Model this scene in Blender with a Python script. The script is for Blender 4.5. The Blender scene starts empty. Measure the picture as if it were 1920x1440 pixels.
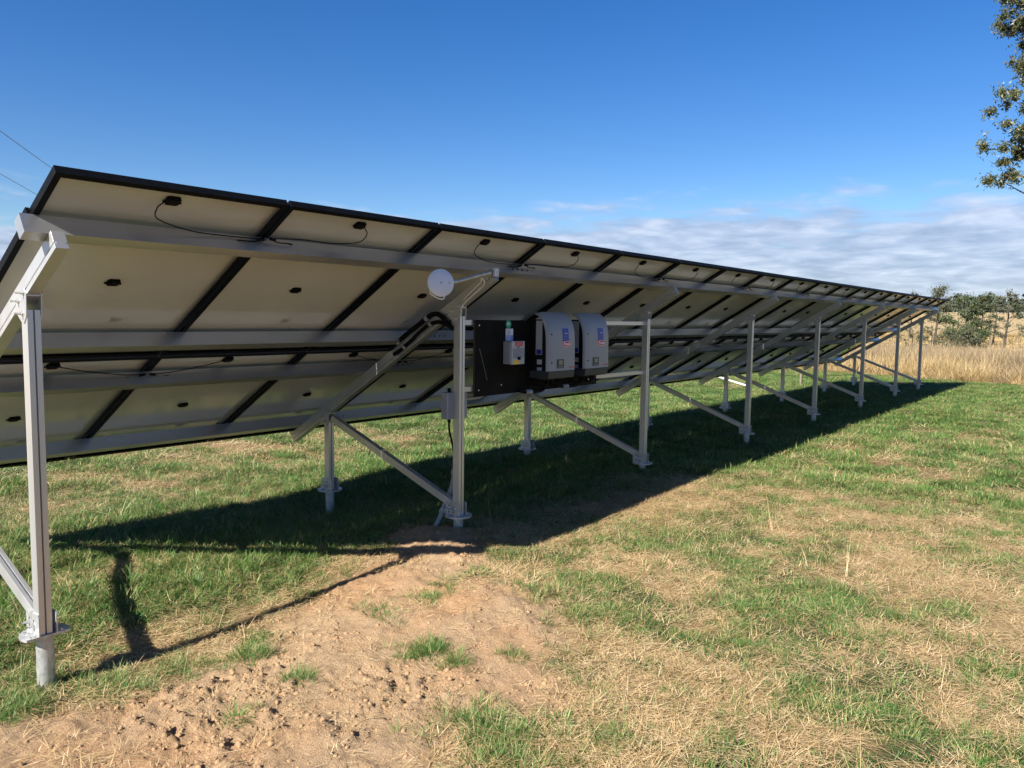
import bpy, math, random
import numpy as np
from mathutils import Vector, Matrix

# ------------------------------------------------------------------ camera, sky, sun, exposure
S = bpy.context.scene
COL = S.collection
R = math.radians
CAM = Vector((0, 0, 1.65))
cR, cU, cF = (0.6157, -0.7879, 0.0129), (0.0593, 0.0627, 0.9963), (0.7858, 0.6127, -0.0844)
cam_data = bpy.data.cameras.new('camera')
cam = bpy.data.objects.new('camera', cam_data); COL.objects.link(cam)
vF = Vector(cF).normalized(); vU0 = Vector(cU); vR = vF.cross(vU0).normalized(); vU = vR.cross(vF)
cam.matrix_world = Matrix(((vR.x, vU.x, -vF.x, CAM.x), (vR.y, vU.y, -vF.y, CAM.y), (vR.z, vU.z, -vF.z, CAM.z), (0, 0, 0, 1)))
cam_data.sensor_width = 36; cam_data.lens = 27.397
cam_data.clip_start = 0.05; cam_data.clip_end = 6000
S.camera = cam

SUN_DIR = Vector((-1.38, 0.075, 1.0)).normalized()          # towards the sun
SUN_EL = math.asin(SUN_DIR.z)
SUN_AZ = math.atan2(SUN_DIR.x, SUN_DIR.y)                   # clockwise from +Y
world = bpy.data.worlds.new('World'); S.world = world; world.use_nodes = True
wt = world.node_tree; wt.nodes.clear()
def wn(t, **k):
    n = wt.nodes.new(t)
    for a, b in k.items(): setattr(n, a, b)
    return n
def wl(a, b): wt.links.new(a, b)
def wmath(op, a, b=None, c=None, clamp=False):
    n = wn('ShaderNodeMath', operation=op, use_clamp=clamp)
    for i, v in enumerate((a, b, c)):
        if v is None: continue
        if isinstance(v, (int, float)): n.inputs[i].default_value = v
        else: wl(v, n.inputs[i])
    return n.outputs[0]
sky = wn('ShaderNodeTexSky', sky_type='NISHITA', sun_disc=False, sun_elevation=SUN_EL, sun_rotation=SUN_AZ,
         altitude=300, air_density=1.0, dust_density=0.35, ozone_density=3.0)
hsv = wn('ShaderNodeHueSaturation'); hsv.inputs['Saturation'].default_value = 1.36; hsv.inputs['Hue'].default_value = 0.512; hsv.inputs['Value'].default_value = 0.96
wl(sky.outputs[0], hsv.inputs['Color'])
gam = wn('ShaderNodeGamma'); gam.inputs[1].default_value = 1.0
wl(hsv.outputs[0], gam.inputs[0])
tc = wn('ShaderNodeTexCoord'); sep = wn('ShaderNodeSeparateXYZ'); wl(tc.outputs['Generated'], sep.inputs[0])
zc = wmath('ADD', wmath('MAXIMUM', sep.outputs[2], 0.0), 0.11)
px = wmath('DIVIDE', sep.outputs[0], zc); py = wmath('DIVIDE', sep.outputs[1], zc)
comb = wn('ShaderNodeCombineXYZ'); wl(px, comb.inputs[0]); wl(py, comb.inputs[1])
def wnoise(scale, det, rough, loc, sx=1.0, sy=1.0, dist=0.0):
    m = wn('ShaderNodeMapping'); m.inputs['Location'].default_value = loc; m.inputs['Scale'].default_value = (sx, sy, 1)
    wl(comb.outputs[0], m.inputs[0])
    n = wn('ShaderNodeTexNoise'); n.inputs['Scale'].default_value = scale; n.inputs['Detail'].default_value = det
    n.inputs['Roughness'].default_value = rough; n.inputs['Distortion'].default_value = dist
    wl(m.outputs[0], n.inputs['Vector']); return n.outputs[0]
big = wnoise(0.42, 3, 0.5, (4.4, 1.3, 0))
fine = wnoise(2.6, 6, 0.52, (7.7, 1.2, 0), dist=0.3)
small = wnoise(5.0, 5, 0.5, (1.7, 9.2, 0), dist=0.4)
# cloud cover grows towards the horizon: a distant bank of stratocumulus
el = sep.outputs[2]
bank = wmath('MULTIPLY_ADD', el, -13.5, 2.28)
bank = wmath('ADD', bank, wmath('MULTIPLY_ADD', sep.outputs[0], 0.4, -0.30))          # the bank lies deeper down the paddock (+X)
cov = wmath('ADD', bank, wmath('MULTIPLY_ADD', big, 1.7, -0.95))
cov = wmath('ADD', cov, wmath('MULTIPLY_ADD', fine, 1.5, -0.75))
mr = wn('ShaderNodeMapRange', interpolation_type='SMOOTHSTEP'); wl(cov, mr.inputs[0])
mr.inputs[1].default_value = 0.30; mr.inputs[2].default_value = 0.85; mr.inputs[3].default_value = 0.0; mr.inputs[4].default_value = 0.84
shade = wmath('ADD', wmath('MULTIPLY', fine, 0.55), wmath('MULTIPLY', small, 0.45))
cr = wn('ShaderNodeValToRGB'); wl(shade, cr.inputs[0])
CLOUD_K = 1.0
e = cr.color_ramp.elements
e[0].position = 0.38; e[0].color = (2.5, 3.05, 4.4, 1)
e[1].position = 0.64; e[1].color = (4.9, 5.4, 6.6, 1)
m2 = cr.color_ramp.elements.new(0.51); m2.color = (3.5, 4.1, 5.5, 1)
mix = wn('ShaderNodeMix', data_type='RGBA'); wl(mr.outputs[0], mix.inputs[0]); wl(gam.outputs[0], mix.inputs[6]); wl(cr.outputs[0], mix.inputs[7])
bg = wn('ShaderNodeBackground'); bg.inputs[1].default_value = 0.05
wl(mix.outputs[2], bg.inputs[0])
wo = wn('ShaderNodeOutputWorld'); wl(bg.outputs[0], wo.inputs[0])

sd = bpy.data.lights.new('sun', 'SUN'); sd.energy = 5.0; sd.angle = R(0.53); sd.color = (1.0, 0.94, 0.85)
sun = bpy.data.objects.new('sun', sd); COL.objects.link(sun)
sun.rotation_euler = SUN_DIR.to_track_quat('Z', 'Y').to_euler()
sun.location = (-20, 0, 20)
vs = S.view_settings
vs.view_transform = 'Standard'; vs.look = 'None'; vs.gamma = 1; vs.use_curve_mapping = False
vs.exposure = 1.55
S.cycles.max_bounces = 5; S.cycles.diffuse_bounces = 3; S.cycles.glossy_bounces = 3; S.cycles.transmission_bounces = 2; S.cycles.transparent_max_bounces = 4

# ------------------------------------------------------------------ helpers
rng = np.random.default_rng(7)
random.seed(7)
def tag(o, label=None, cat=None, group=None, kind=None):
    if label: o['label'] = label
    if cat: o['category'] = cat
    if group: o['group'] = group
    if kind: o['kind'] = kind
    return o
def empty(name, loc=(0, 0, 0), mat=None):
    o = bpy.data.objects.new(name, None); COL.objects.link(o); o.empty_display_size = 0.1
    if mat is not None: o.matrix_world = mat
    else: o.location = loc
    return o
class MB:
    """collects shapes into one mesh"""
    def __init__(s): s.v = []; s.f = []
    def add(s, vs_, fs):
        n = len(s.v); s.v += [tuple(v) for v in vs_]; s.f += [tuple(i + n for i in f) for f in fs]; return s
    def box(s, a, b):
        x0, y0, z0 = a; x1, y1, z1 = b
        return s.add([(x0, y0, z0), (x1, y0, z0), (x1, y1, z0), (x0, y1, z0), (x0, y0, z1), (x1, y0, z1), (x1, y1, z1), (x0, y1, z1)],
                     [(0, 3, 2, 1), (4, 5, 6, 7), (0, 1, 5, 4), (1, 2, 6, 5), (2, 3, 7, 6), (3, 0, 4, 7)])
    def prism(s, prof, fn, t0, t1):
        """closed 2D profile swept from t0 to t1; fn(u, v, t) gives a point"""
        n = len(prof)
        vs_ = [fn(u, v, t0) for u, v in prof] + [fn(u, v, t1) for u, v in prof]
        fs = [(i, (i + 1) % n, n + (i + 1) % n, n + i) for i in range(n)] + [tuple(range(n - 1, -1, -1)), tuple(range(n, 2 * n))]
        return s.add(vs_, fs)
    def tube(s, path, r, n=8, caps=True):
        path = [Vector(p) for p in path]; m = len(path)
        rr = r if isinstance(r, (list, tuple)) else [r] * m
        prev = None; vs_ = []
        for i, p in enumerate(path):
            d = (path[min(i + 1, m - 1)] - path[max(i - 1, 0)]).normalized()
            if prev is None:
                a = d.cross(Vector((0, 0, 1)) if abs(d.z) < .9 else Vector((1, 0, 0))).normalized()
            else:
                a = (prev - d * prev.dot(d)).normalized()
            prev = a; b = d.cross(a)
            for k in range(n):
                t = 2 * math.pi * k / n
                vs_.append(p + (a * math.cos(t) + b * math.sin(t)) * rr[i])
        fs = []
        for i in range(m - 1):
            for k in range(n):
                k2 = (k + 1) % n
                fs.append((i * n + k, i * n + k2, (i + 1) * n + k2, (i + 1) * n + k))
        if caps:
            fs.append(tuple(range(n - 1, -1, -1))); fs.append(tuple((m - 1) * n + k for k in range(n)))
        return s.add(vs_, fs)
    def cyl(s, c, axis, r, h, n=16):
        c = Vector(c); a = Vector(axis).normalized()
        return s.tube([c - a * h / 2, c + a * h / 2], r, n)
    def mesh(s, name):
        me = bpy.data.meshes.new(name); me.from_pydata(s.v, [], s.f); me.update(); return me
    def build(s, name, mat, parent=None, smooth=False, bevel=0.0, label=None):
        me = s.mesh(name)
        return link(name, me, mat, parent, smooth, bevel, label)
def link(name, me, mat, parent=None, smooth=False, bevel=0.0, label=None):
    if mat is not None and not me.materials: me.materials.append(mat)
    if smooth:
        me.polygons.foreach_set('use_smooth', [True] * len(me.polygons))
        try: me.set_sharp_from_angle(angle=R(38))
        except Exception: pass
    o = bpy.data.objects.new(name, me); COL.objects.link(o)
    if parent is not None: o.parent = parent
    if bevel:
        md = o.modifiers.new('bevel', 'BEVEL'); md.width = bevel; md.segments = 2; md.limit_method = 'ANGLE'; md.angle_limit = R(40)
    if label: o['label'] = label
    return o
def smooth_path(pts, n=8):
    """Catmull-Rom through points"""
    P = [Vector(p) for p in pts]; P = [P[0] * 2 - P[1]] + P + [P[-1] * 2 - P[-2]]
    out = []
    for i in range(1, len(P) - 2):
        for k in range(n):
            t = k / n; a, b, c, d = P[i - 1], P[i], P[i + 1], P[i + 2]
            out.append(.5 * ((2 * b) + (c - a) * t + (2 * a - 5 * b + 4 * c - d) * t * t + (3 * b - a - 3 * c + d) * t ** 3))
    out.append(P[-2]); return out
# value noise
def _hash(i, j, seed):
    h = (i.astype(np.int64) * 374761393 + j.astype(np.int64) * 668265263 + seed * 1442695041) & 0xffffffff
    h = ((h ^ (h >> 13)) * 1274126177) & 0xffffffff
    return ((h ^ (h >> 16)) & 0xffff) / 65535.0
def vnoise(x, y, seed=0):
    x = np.asarray(x, float); y = np.asarray(y, float)
    i = np.floor(x); j = np.floor(y); u = x - i; v = y - j
    u = u * u * (3 - 2 * u); v = v * v * (3 - 2 * v)
    a = _hash(i, j, seed); b = _hash(i + 1, j, seed); c = _hash(i, j + 1, seed); d = _hash(i + 1, j + 1, seed)
    return (a * (1 - u) + b * u) * (1 - v) + (c * (1 - u) + d * u) * v
def fbm(x, y, sc, oct_=4, seed=0, gain=.5):
    x = np.asarray(x, float) * sc; y = np.asarray(y, float) * sc; t = 0; a = 1; n = 0
    for o in range(oct_):
        t = t + a * vnoise(x + 17.3 * o, y - 9.1 * o, seed + o); n += a; a *= gain; x = x * 2.03; y = y * 2.03
    return t / n
def sstep(a, b, x):
    t = np.clip((np.asarray(x, float) - a) / (b - a), 0, 1); return t * t * (3 - 2 * t)

# ------------------------------------------------------------------ materials
def material(name):
    m = bpy.data.materials.new(name); m.use_nodes = True; nt = m.node_tree
    return m, nt, nt.nodes['Principled BSDF']
def mnode(nt, t, **k):
    n = nt.nodes.new(t)
    for a, b in k.items(): setattr(n, a, b)
    return n
def surf(name, col, rough=.5, metal=0.0, var=.15, scale=12, bump=0.0, bscale=60, stretch=None, spec=.5, rvar=.08):
    """base colour broken up by noise, optional fine bump, optional stretching of the grain"""
    m, nt, p = material(name)
    tcn = mnode(nt, 'ShaderNodeTexCoord'); mp = mnode(nt, 'ShaderNodeMapping'); nt.links.new(tcn.outputs['Object'], mp.inputs[0])
    if stretch: mp.inputs['Scale'].default_value = stretch
    no = mnode(nt, 'ShaderNodeTexNoise'); no.inputs['Scale'].default_value = scale; no.inputs['Detail'].default_value = 6
    nt.links.new(mp.outputs[0], no.inputs['Vector'])
    rp = mnode(nt, 'ShaderNodeValToRGB'); nt.links.new(no.outputs[0], rp.inputs[0])
    c = np.array(col)
    rp.color_ramp.elements[0].position = .3; rp.color_ramp.elements[0].color = (*(c * (1 - var)), 1)
    rp.color_ramp.elements[1].position = .7; rp.color_ramp.elements[1].color = (*np.clip(c * (1 + var), 0, 1), 1)
    nt.links.new(rp.outputs[0], p.inputs['Base Color'])
    mrn = mnode(nt, 'ShaderNodeMapRange'); nt.links.new(no.outputs[0], mrn.inputs[0])
    mrn.inputs[3].default_value = max(rough - rvar, .03); mrn.inputs[4].default_value = min(rough + rvar, 1)
    nt.links.new(mrn.outputs[0], p.inputs['Roughness'])
    p.inputs['Metallic'].default_value = metal; p.inputs['Specular IOR Level'].default_value = spec
    if bump:
        n2 = mnode(nt, 'ShaderNodeTexNoise'); n2.inputs['Scale'].default_value = bscale; n2.inputs['Detail'].default_value = 4
        nt.links.new(mp.outputs[0], n2.inputs['Vector'])
        b = mnode(nt, 'ShaderNodeBump'); b.inputs['Strength'].default_value = bump; b.inputs['Distance'].default_value = .01
        nt.links.new(n2.outputs[0], b.inputs['Height']); nt.links.new(b.outputs[0], p.inputs['Normal'])
    return m
M = {}
M['alu'] = surf('mill_aluminium', (.48, .485, .49), .35, .82, .10, 9, .04, 160, (.15, 1, 1))
M['alu_post'] = surf('extruded_aluminium', (.56, .565, .57), .38, .75, .08, 8, .03, 200, (1, 1, .12))
M['galv'] = surf('galvanised_steel', (.46, .465, .465), .42, .65, .22, 28, .05, 90)
_nt = M['galv'].node_tree; _v = _nt.nodes.new('ShaderNodeTexVoronoi'); _v.inputs['Scale'].default_value = 150
_tc = _nt.nodes.new('ShaderNodeTexCoord'); _nt.links.new(_tc.outputs['Object'], _v.inputs['Vector'])
_p = _nt.nodes['Principled BSDF']; _old = _p.inputs['Base Color'].links[0].from_socket
_mx = _nt.nodes.new('ShaderNodeMix'); _mx.data_type = 'RGBA'; _mx.blend_type = 'OVERLAY'; _mx.inputs[0].default_value = .14
_bw = _nt.nodes.new('ShaderNodeRGBToBW'); _nt.links.new(_v.outputs['Color'], _bw.inputs[0])
_nt.links.new(_old, _mx.inputs[6]); _nt.links.new(_bw.outputs[0], _mx.inputs[7]); _nt.links.new(_mx.outputs[2], _p.inputs['Base Color'])
M['zinc'] = surf('zinc_bolt', (.62, .62, .60), .3, .9, .1, 40)
M['black_frame'] = surf('black_anodised_frame', (.004, .0045, .0055), .5, .0, .2, 20, spec=.08)
M['black_plastic'] = surf('black_plastic', (.004, .004, .004), .55, 0, .2, 40, spec=.1)
M['rubber'] = surf('black_cable_sheath', (.004, .004, .004), .6, 0, .2, 60, spec=.1)
M['backsheet'] = surf('white_backsheet', (.425, .435, .44), .13, 0, .07, 1.6, .008, 30, spec=.8, rvar=.04)
_nt = M['backsheet'].node_tree; _g = _nt.nodes.new('ShaderNodeNewGeometry')
for _n in _nt.nodes:
    if _n.type == 'MAPPING': _nt.links.new(_g.outputs['Position'], _n.inputs[0])
M['cell_glass'] = surf('dark_cell_glass', (.012, .018, .04), .08, 0, .1, 4)
M['sticker'] = surf('paper_sticker', (.40, .41, .42), .45, 0, .06, 40)
M['print_grey'] = surf('grey_print', (.16, .16, .17), .5, 0, .3, 90)
M['print_blue'] = surf('blue_print', (.10, .22, .55), .5, 0, .1, 60)
M['print_red'] = surf('red_print', (.55, .03, .025), .45, 0, .08, 60)
M['print_yellow'] = surf('yellow_print', (.80, .50, .02), .45, 0, .08, 60)
M['print_white'] = surf('white_print', (.80, .80, .80), .45, 0, .03, 60)
M['print_green'] = surf('green_sign_face', (.01, .33, .17), .45, 0, .06, 40)
M['deep_blue'] = surf('blue_sticker_face', (.02, .035, .28), .4, 0, .1, 60)
M['ply'] = surf('black_form_ply', (.008, .0075, .006), .65, 0, .5, 7, .1, 40, spec=.08)
M['ply_edge'] = surf('ply_edge', (.055, .032, .018), .7, 0, .5, 60, stretch=(1, 1, 6))
M['inv_cover'] = surf('grey_inverter_cover', (.26, .265, .272), .42, 0, .03, 12, .02, 400)
M['inv_base'] = surf('charcoal_inverter_base', (.022, .027, .03), .5, 0, .1, 30)
M['inv_body'] = surf('black_inverter_body', (.006, .006, .0065), .6, .0, .2, 30, spec=.2)
M['lcd'] = surf('display_glass', (.19, .21, .15), .15, 0, .06, 30)
M['grey_box'] = surf('grey_enclosure', (.27, .28, .30), .45, 0, .05, 20)
M['grey_pvc'] = surf('grey_conduit', (.26, .265, .28), .4, 0, .08, 20)
M['white_pvc'] = surf('white_pvc', (.78, .78, .76), .4, 0, .04, 12)
M['dish'] = surf('white_radome', (.62, .64, .70), .42, 0, .03, 14)
M['wire'] = surf('overhead_wire', (.10, .10, .10), .5, .4, .1, 5)
M['weathered_wood'] = surf('weathered_timber', (.16, .13, .10), .85, 0, .35, 10, .3, 40, (1, 1, .15))
M['bark'] = surf('gum_bark', (.23, .19, .155), .85, 0, .4, 6, .4, 30, (1, 1, .3))
M['dark_bark'] = surf('dark_bark', (.055, .042, .033), .9, 0, .4, 6, .4, 30, (1, 1, .3))

def plant_mat(name, cols, rough=.55, trans=.35, patch=0.0):
    """leaf or blade: colour picked per instance, blade and place; light passes through"""
    m, nt, p = material(name)
    oi = mnode(nt, 'ShaderNodeObjectInfo'); ge = mnode(nt, 'ShaderNodeNewGeometry')
    at = mnode(nt, 'ShaderNodeAttribute'); at.attribute_name = 'tint'
    a1 = mnode(nt, 'ShaderNodeMath', operation='MULTIPLY_ADD'); nt.links.new(oi.outputs['Random'], a1.inputs[0]); a1.inputs[1].default_value = .45
    nt.links.new(at.outputs['Fac'], a1.inputs[2])
    no = mnode(nt, 'ShaderNodeTexNoise'); no.inputs['Scale'].default_value = .9; no.inputs['Detail'].default_value = 3
    nt.links.new(ge.outputs['Position'], no.inputs['Vector'])
    a2 = mnode(nt, 'ShaderNodeMath', operation='MULTIPLY_ADD'); nt.links.new(no.outputs[0], a2.inputs[0]); a2.inputs[1].default_value = patch
    nt.links.new(a1.outputs[0], a2.inputs[2])
    rp = mnode(nt, 'ShaderNodeValToRGB'); nt.links.new(a2.outputs[0], rp.inputs[0])
    el_ = rp.color_ramp.elements
    top = 1.0 + 0 * patch
    el_[0].position = 0; el_[0].color = (*cols[0], 1); el_[1].position = 1; el_[1].color = (*cols[-1], 1)
    for i, c in enumerate(cols[1:-1]):
        q = el_.new((i + 1) / (len(cols) - 1)); q.color = (*c, 1)
    sc = mnode(nt, 'ShaderNodeMath', operation='MULTIPLY'); nt.links.new(a2.outputs[0], sc.inputs[0]); sc.inputs[1].default_value = 1 / (1.05 + .8 * patch)
    nt.links.new(sc.outputs[0], rp.inputs[0])
    nt.links.new(rp.outputs[0], p.inputs['Base Color']); p.inputs['Roughness'].default_value = rough
    p.inputs['Specular IOR Level'].default_value = .3
    tr = mnode(nt, 'ShaderNodeBsdfTranslucent'); nt.links.new(rp.outputs[0], tr.inputs[0])
    ms = mnode(nt, 'ShaderNodeMixShader'); ms.inputs[0].default_value = trans
    nt.links.new(p.outputs[0], ms.inputs[1]); nt.links.new(tr.outputs[0], ms.inputs[2])
    nt.links.new(ms.outputs[0], nt.nodes['Material Output'].inputs[0])
    return m
M['grass'] = plant_mat('green_grass', [(.020, .070, .013), (.046, .126, .022), (.080, .172, .034), (.18, .21, .07), (.43, .33, .165)], .5, .3)
M['straw'] = plant_mat('dry_straw', [(.21, .13, .058), (.38, .265, .125), (.54, .40, .21), (.70, .56, .35)], .6, .2)
M['tall'] = plant_mat('tall_dry_grass', [(.15, .10, .048), (.29, .205, .095), (.42, .31, .145), (.56, .43, .225)], .6, .25, .5)
M['tall_grey'] = plant_mat('tall_grey_grass', [(.12, .088, .05), (.21, .157, .09), (.31, .235, .135), (.42, .33, .20)], .6, .25, .5)
M['gum_leaf'] = plant_mat('gum_leaf', [(.022, .040, .016), (.042, .066, .026), (.075, .095, .040), (.13, .12, .062)], .42, .2)
M['tree_leaf'] = plant_mat('tree_leaf', [(.020, .036, .015), (.038, .060, .023), (.06, .082, .033), (.085, .10, .046)], .55, .15)
M['olive_leaf'] = plant_mat('olive_leaf', [(.042, .048, .025), (.065, .072, .038), (.095, .096, .052)], .6, .15)
M['grey_leaf'] = plant_mat('grey_leaf', [(.034, .042, .024), (.060, .070, .042), (.105, .108, .072)], .6, .15)
M['red_leaf'] = plant_mat('reddish_leaf', [(.022, .038, .014), (.042, .056, .022), (.085, .070, .036)], .6, .15)
M['wood_leaf'] = plant_mat('far_wood_leaf', [(.030, .042, .024), (.050, .062, .038), (.07, .08, .05)], .7, .1)

# ------------------------------------------------------------------ terrain
SPOTS = [(1.44, 3.87, -.085, .55), (4.30, 3.95, .035, .45), (7.20, 3.87, .075, 1.0), (4.32, 5.38, -.085, .7), (12.9, 5.4, .04, 1.4), (10.1, 5.4, .02, 1.0),
         (3.42, 2.80, .055, .26), (3.15, 2.50, .035, .28), (4.12, 3.86, .06, .2), (1.2, 2.9, -.03, .6), (2.25, 3.62, -.075, .42), (2.9, 3.7, -.04, .4)]
DIRT = [(0.2, 4.2), (1.0, 3.66), (1.35, 3.52), (1.6, 3.47), (1.93, 3.58), (2.34, 3.53), (2.78, 3.72), (3.35, 3.86), (3.82, 3.98), (4.15, 4.12), (4.32, 3.92), (4.15, 3.62), (3.75, 3.38), (3.35, 3.22),
        (3.52, 2.98), (3.62, 2.72), (3.35, 2.36), (2.98, 2.08), (2.68, 1.86), (2.46, 2.02), (2.26, 2.06), (1.95, 1.80), (1.5, 1.55), (.4, 1.6), (-.6, 2.6)]
def poly_dist(x, y, poly):
    """signed distance, positive inside"""
    x = np.asarray(x, float); y = np.asarray(y, float); d = np.full(x.shape, 1e9); ins = np.zeros(x.shape, bool)
    n = len(poly)
    for i in range(n):
        ax, ay = poly[i]; bx, by = poly[(i + 1) % n]; ex, ey = bx - ax, by - ay
        t = np.clip(((x - ax) * ex + (y - ay) * ey) / (ex * ex + ey * ey), 0, 1)
        d = np.minimum(d, np.hypot(x - ax - t * ex, y - ay - t * ey))
        c = ((ay > y) != (by > y)) & (x < (bx - ax) * (y - ay) / (by - ay + 1e-12) + ax)
        ins ^= c
    return np.where(ins, d, -d)
def dirt_mask(x, y):
    d = poly_dist(x, y, DIRT) + (fbm(x, y, 3.1, 5, 5, .6) - .5) * .55 + .10
    return sstep(-.14, .14, d)
def tall_mask(x, y):
    n = (fbm(x, y, .5, 4, 31) - .5) * 1.6
    a = sstep(-.35, .35, x - 25.2 - .25 * np.maximum(y - 3, 0) * (y < 12) + n)
    b = sstep(-.35, .35, y - 10.9 + n - .02 * x)
    return np.maximum(a, b)
def green_mask(x, y):
    """how green the mown grass is, 0..1"""
    x = np.asarray(x, float); y = np.asarray(y, float)
    n = fbm(x, y, .6, 3, 11) * .3 + fbm(x, y, 3.0, 4, 12, .62) * .7
    g = .12 + .88 * sstep(.43, .55, n)
    lush = sstep(2.6, 4.3, y) * (1 - sstep(6.3, 7.6, y))            # lush strip under the array; extra green darkens the colour to deepen its shade
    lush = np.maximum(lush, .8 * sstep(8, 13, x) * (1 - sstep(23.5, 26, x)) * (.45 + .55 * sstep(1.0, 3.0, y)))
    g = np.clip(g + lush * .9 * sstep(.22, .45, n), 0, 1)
    d_ = poly_dist(x, y, DIRT); g = g * (1 - .75 * sstep(-.55, -.1, d_) * sstep(.3, .55, fbm(x, y, 2.7, 3, 15)))
    bare = np.exp(-(((x - 5.9) / .9) ** 2 + ((y - 3.25) / .45) ** 2))
    bare = np.maximum(bare, .9 * np.exp(-(((x - 2.0) / .35) ** 2 + ((y - 3.95) / .3) ** 2)))
    return g * (1 - .85 * bare)
def base_h(x, y):
    x = np.asarray(x, float); y = np.asarray(y, float)
    r = np.hypot(x, y)
    z = 0.05 * (fbm(x, y, .23, 3, 2) - .5) * sstep(3, 12, r)
    for a, b, h, s in SPOTS: z = z + h * np.exp(-((x - a) ** 2 + (y - b) ** 2) / (2 * s * s))
    z = z + 5.6 * sstep(95, 300, r) + 1.4 * (fbm(x, y, .008, 3, 8) - .5) * sstep(90, 260, r)
    return z
def gz(x, y):
    x = np.asarray(x, float); y = np.asarray(y, float)
    r = np.hypot(x, y); near = 1 - sstep(9, 16, r)
    z = base_h(x, y) + near * .022 * (fbm(x, y, 2.6, 4, 21) - .5)
    dm = dirt_mask(x, y) * (r < 8)
    rough = fbm(x, y, 8.0, 4, 41) - .5
    lump = np.maximum(fbm(x, y, 19, 4, 42) - .50, 0) + .35 * (fbm(x, y, 34, 2, 43) - .5)
    return z + dm * (.055 * rough + .085 * lump * (.35 + .65 * sstep(.4, .62, fbm(x, y, 1.7, 3, 44))))
def axis_steps(lo, fine0, fine1, hi, step, g=1.13, cap=160):
    a = list(np.arange(fine0, fine1, step)); s = step; v = fine1
    up = []
    while v < hi: up.append(v); s = min(s * g, cap); v += s
    up.append(hi); s = step; v = fine0; dn = []
    while v > lo: s = min(s * g, cap); v -= s; dn.append(max(v, lo))
    return np.array(dn[::-1] + a + up)
gx = axis_steps(-2500, .5, 4.6, 3000, .014); gy = axis_steps(-2500, 1.2, 4.3, 3000, .014)
GX, GY = np.meshgrid(gx, gy); GZ = gz(GX, GY)
nx, ny = len(gx), len(gy)
verts = np.stack([GX.ravel(), GY.ravel(), GZ.ravel()], 1)
ii = (np.arange(ny - 1)[:, None] * nx + np.arange(nx - 1)[None]).ravel()
faces = np.stack([ii, ii + 1, ii + 1 + nx, ii + nx], 1)
def quick_mesh(name, verts, faces):
    me = bpy.data.meshes.new(name); k = faces.shape[1]
    me.vertices.add(len(verts)); me.vertices.foreach_set('co', np.ascontiguousarray(verts, np.float32).ravel())
    me.loops.add(faces.size); me.loops.foreach_set('vertex_index', np.ascontiguousarray(faces, np.int32).ravel())
    me.polygons.add(len(faces)); me.polygons.foreach_set('loop_start', np.arange(0, faces.size, k, dtype=np.int32))
    try: me.polygons.foreach_set('loop_total', np.full(len(faces), k, np.int32))
    except Exception: pass
    me.update(calc_edges=True); me.validate(); return me
gme = quick_mesh('ground', verts, faces)
def fattr(me, name, vals, dom='POINT'):
    a = me.attributes.new(name, 'FLOAT', dom); a.data.foreach_set('value', np.ascontiguousarray(vals, np.float32).ravel())
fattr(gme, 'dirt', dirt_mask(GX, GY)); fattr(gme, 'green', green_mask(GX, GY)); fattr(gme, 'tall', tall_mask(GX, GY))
gme.polygons.foreach_set('use_smooth', [True] * len(gme.polygons))
m, nt, p = material('paddock_soil_and_thatch')
def A(n):
    a = mnode(nt, 'ShaderNodeAttribute'); a.attribute_name = n; return a.outputs['Fac']
ge = mnode(nt, 'ShaderNodeNewGeometry')
def N(scale, det=6, rough=.6, out=0):
    n = mnode(nt, 'ShaderNodeTexNoise'); n.inputs['Scale'].default_value = scale; n.inputs['Detail'].default_value = det; n.inputs['Roughness'].default_value = rough
    nt.links.new(ge.outputs['Position'], n.inputs['Vector']); return n.outputs[out]
def ramp(src, stops):
    r = mnode(nt, 'ShaderNodeValToRGB'); nt.links.new(src, r.inputs[0]); el_ = r.color_ramp.elements
    el_[0].position, el_[0].color = stops[0][0], (*stops[0][1], 1); el_[1].position, el_[1].color = stops[-1][0], (*stops[-1][1], 1)
    for ps, c in stops[1:-1]: q = el_.new(ps); q.color = (*c, 1)
    return r.outputs[0]
def mixc(f, a, b):
    x = mnode(nt, 'ShaderNodeMix', data_type='RGBA'); nt.links.new(f, x.inputs[0]); nt.links.new(a, x.inputs[6]); nt.links.new(b, x.inputs[7]); return x.outputs[2]
thatch = ramp(N(38, 8, .7), [(.28, (.085, .052, .025)), (.45, (.20, .128, .060)), (.58, (.32, .215, .105)), (.75, (.42, .30, .155))])
turf = ramp(N(30, 8, .7), [(.3, (.018, .030, .010)), (.5, (.045, .062, .022)), (.7, (.12, .11, .05))])  # soil under green grass, coloured darker to deepen the shade below the array
sand_a = ramp(N(55, 8, .75), [(.25, (.21, .140, .080)), (.5, (.335, .230, .136)), (.75, (.43, .31, .19))])
sand_b = ramp(N(45, 8, .75), [(.25, (.22, .122, .060)), (.5, (.345, .21, .112)), (.75, (.43, .285, .165))])
sand = mixc(ramp(N(1.1, 4), [(.46, (0, 0, 0)), (.62, (1, 1, 1))]), sand_a, sand_b)
straw_g = ramp(N(1.2, 8, .7), [(.3, (.19, .14, .072)), (.5, (.30, .225, .12)), (.7, (.38, .295, .16))])
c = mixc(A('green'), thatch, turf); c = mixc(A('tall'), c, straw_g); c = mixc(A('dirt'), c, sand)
nt.links.new(c, p.inputs['Base Color']); p.inputs['Roughness'].default_value = .95; p.inputs['Specular IOR Level'].default_value = .15
bmp = mnode(nt, 'ShaderNodeBump'); bmp.inputs['Strength'].default_value = 1.0; bmp.inputs['Distance'].default_value = .02
nt.links.new(N(85, 6, .75), bmp.inputs['Height']); nt.links.new(bmp.outputs[0], p.inputs['Normal'])
ground = link('ground', gme, m); tag(ground, kind='structure')

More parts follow.
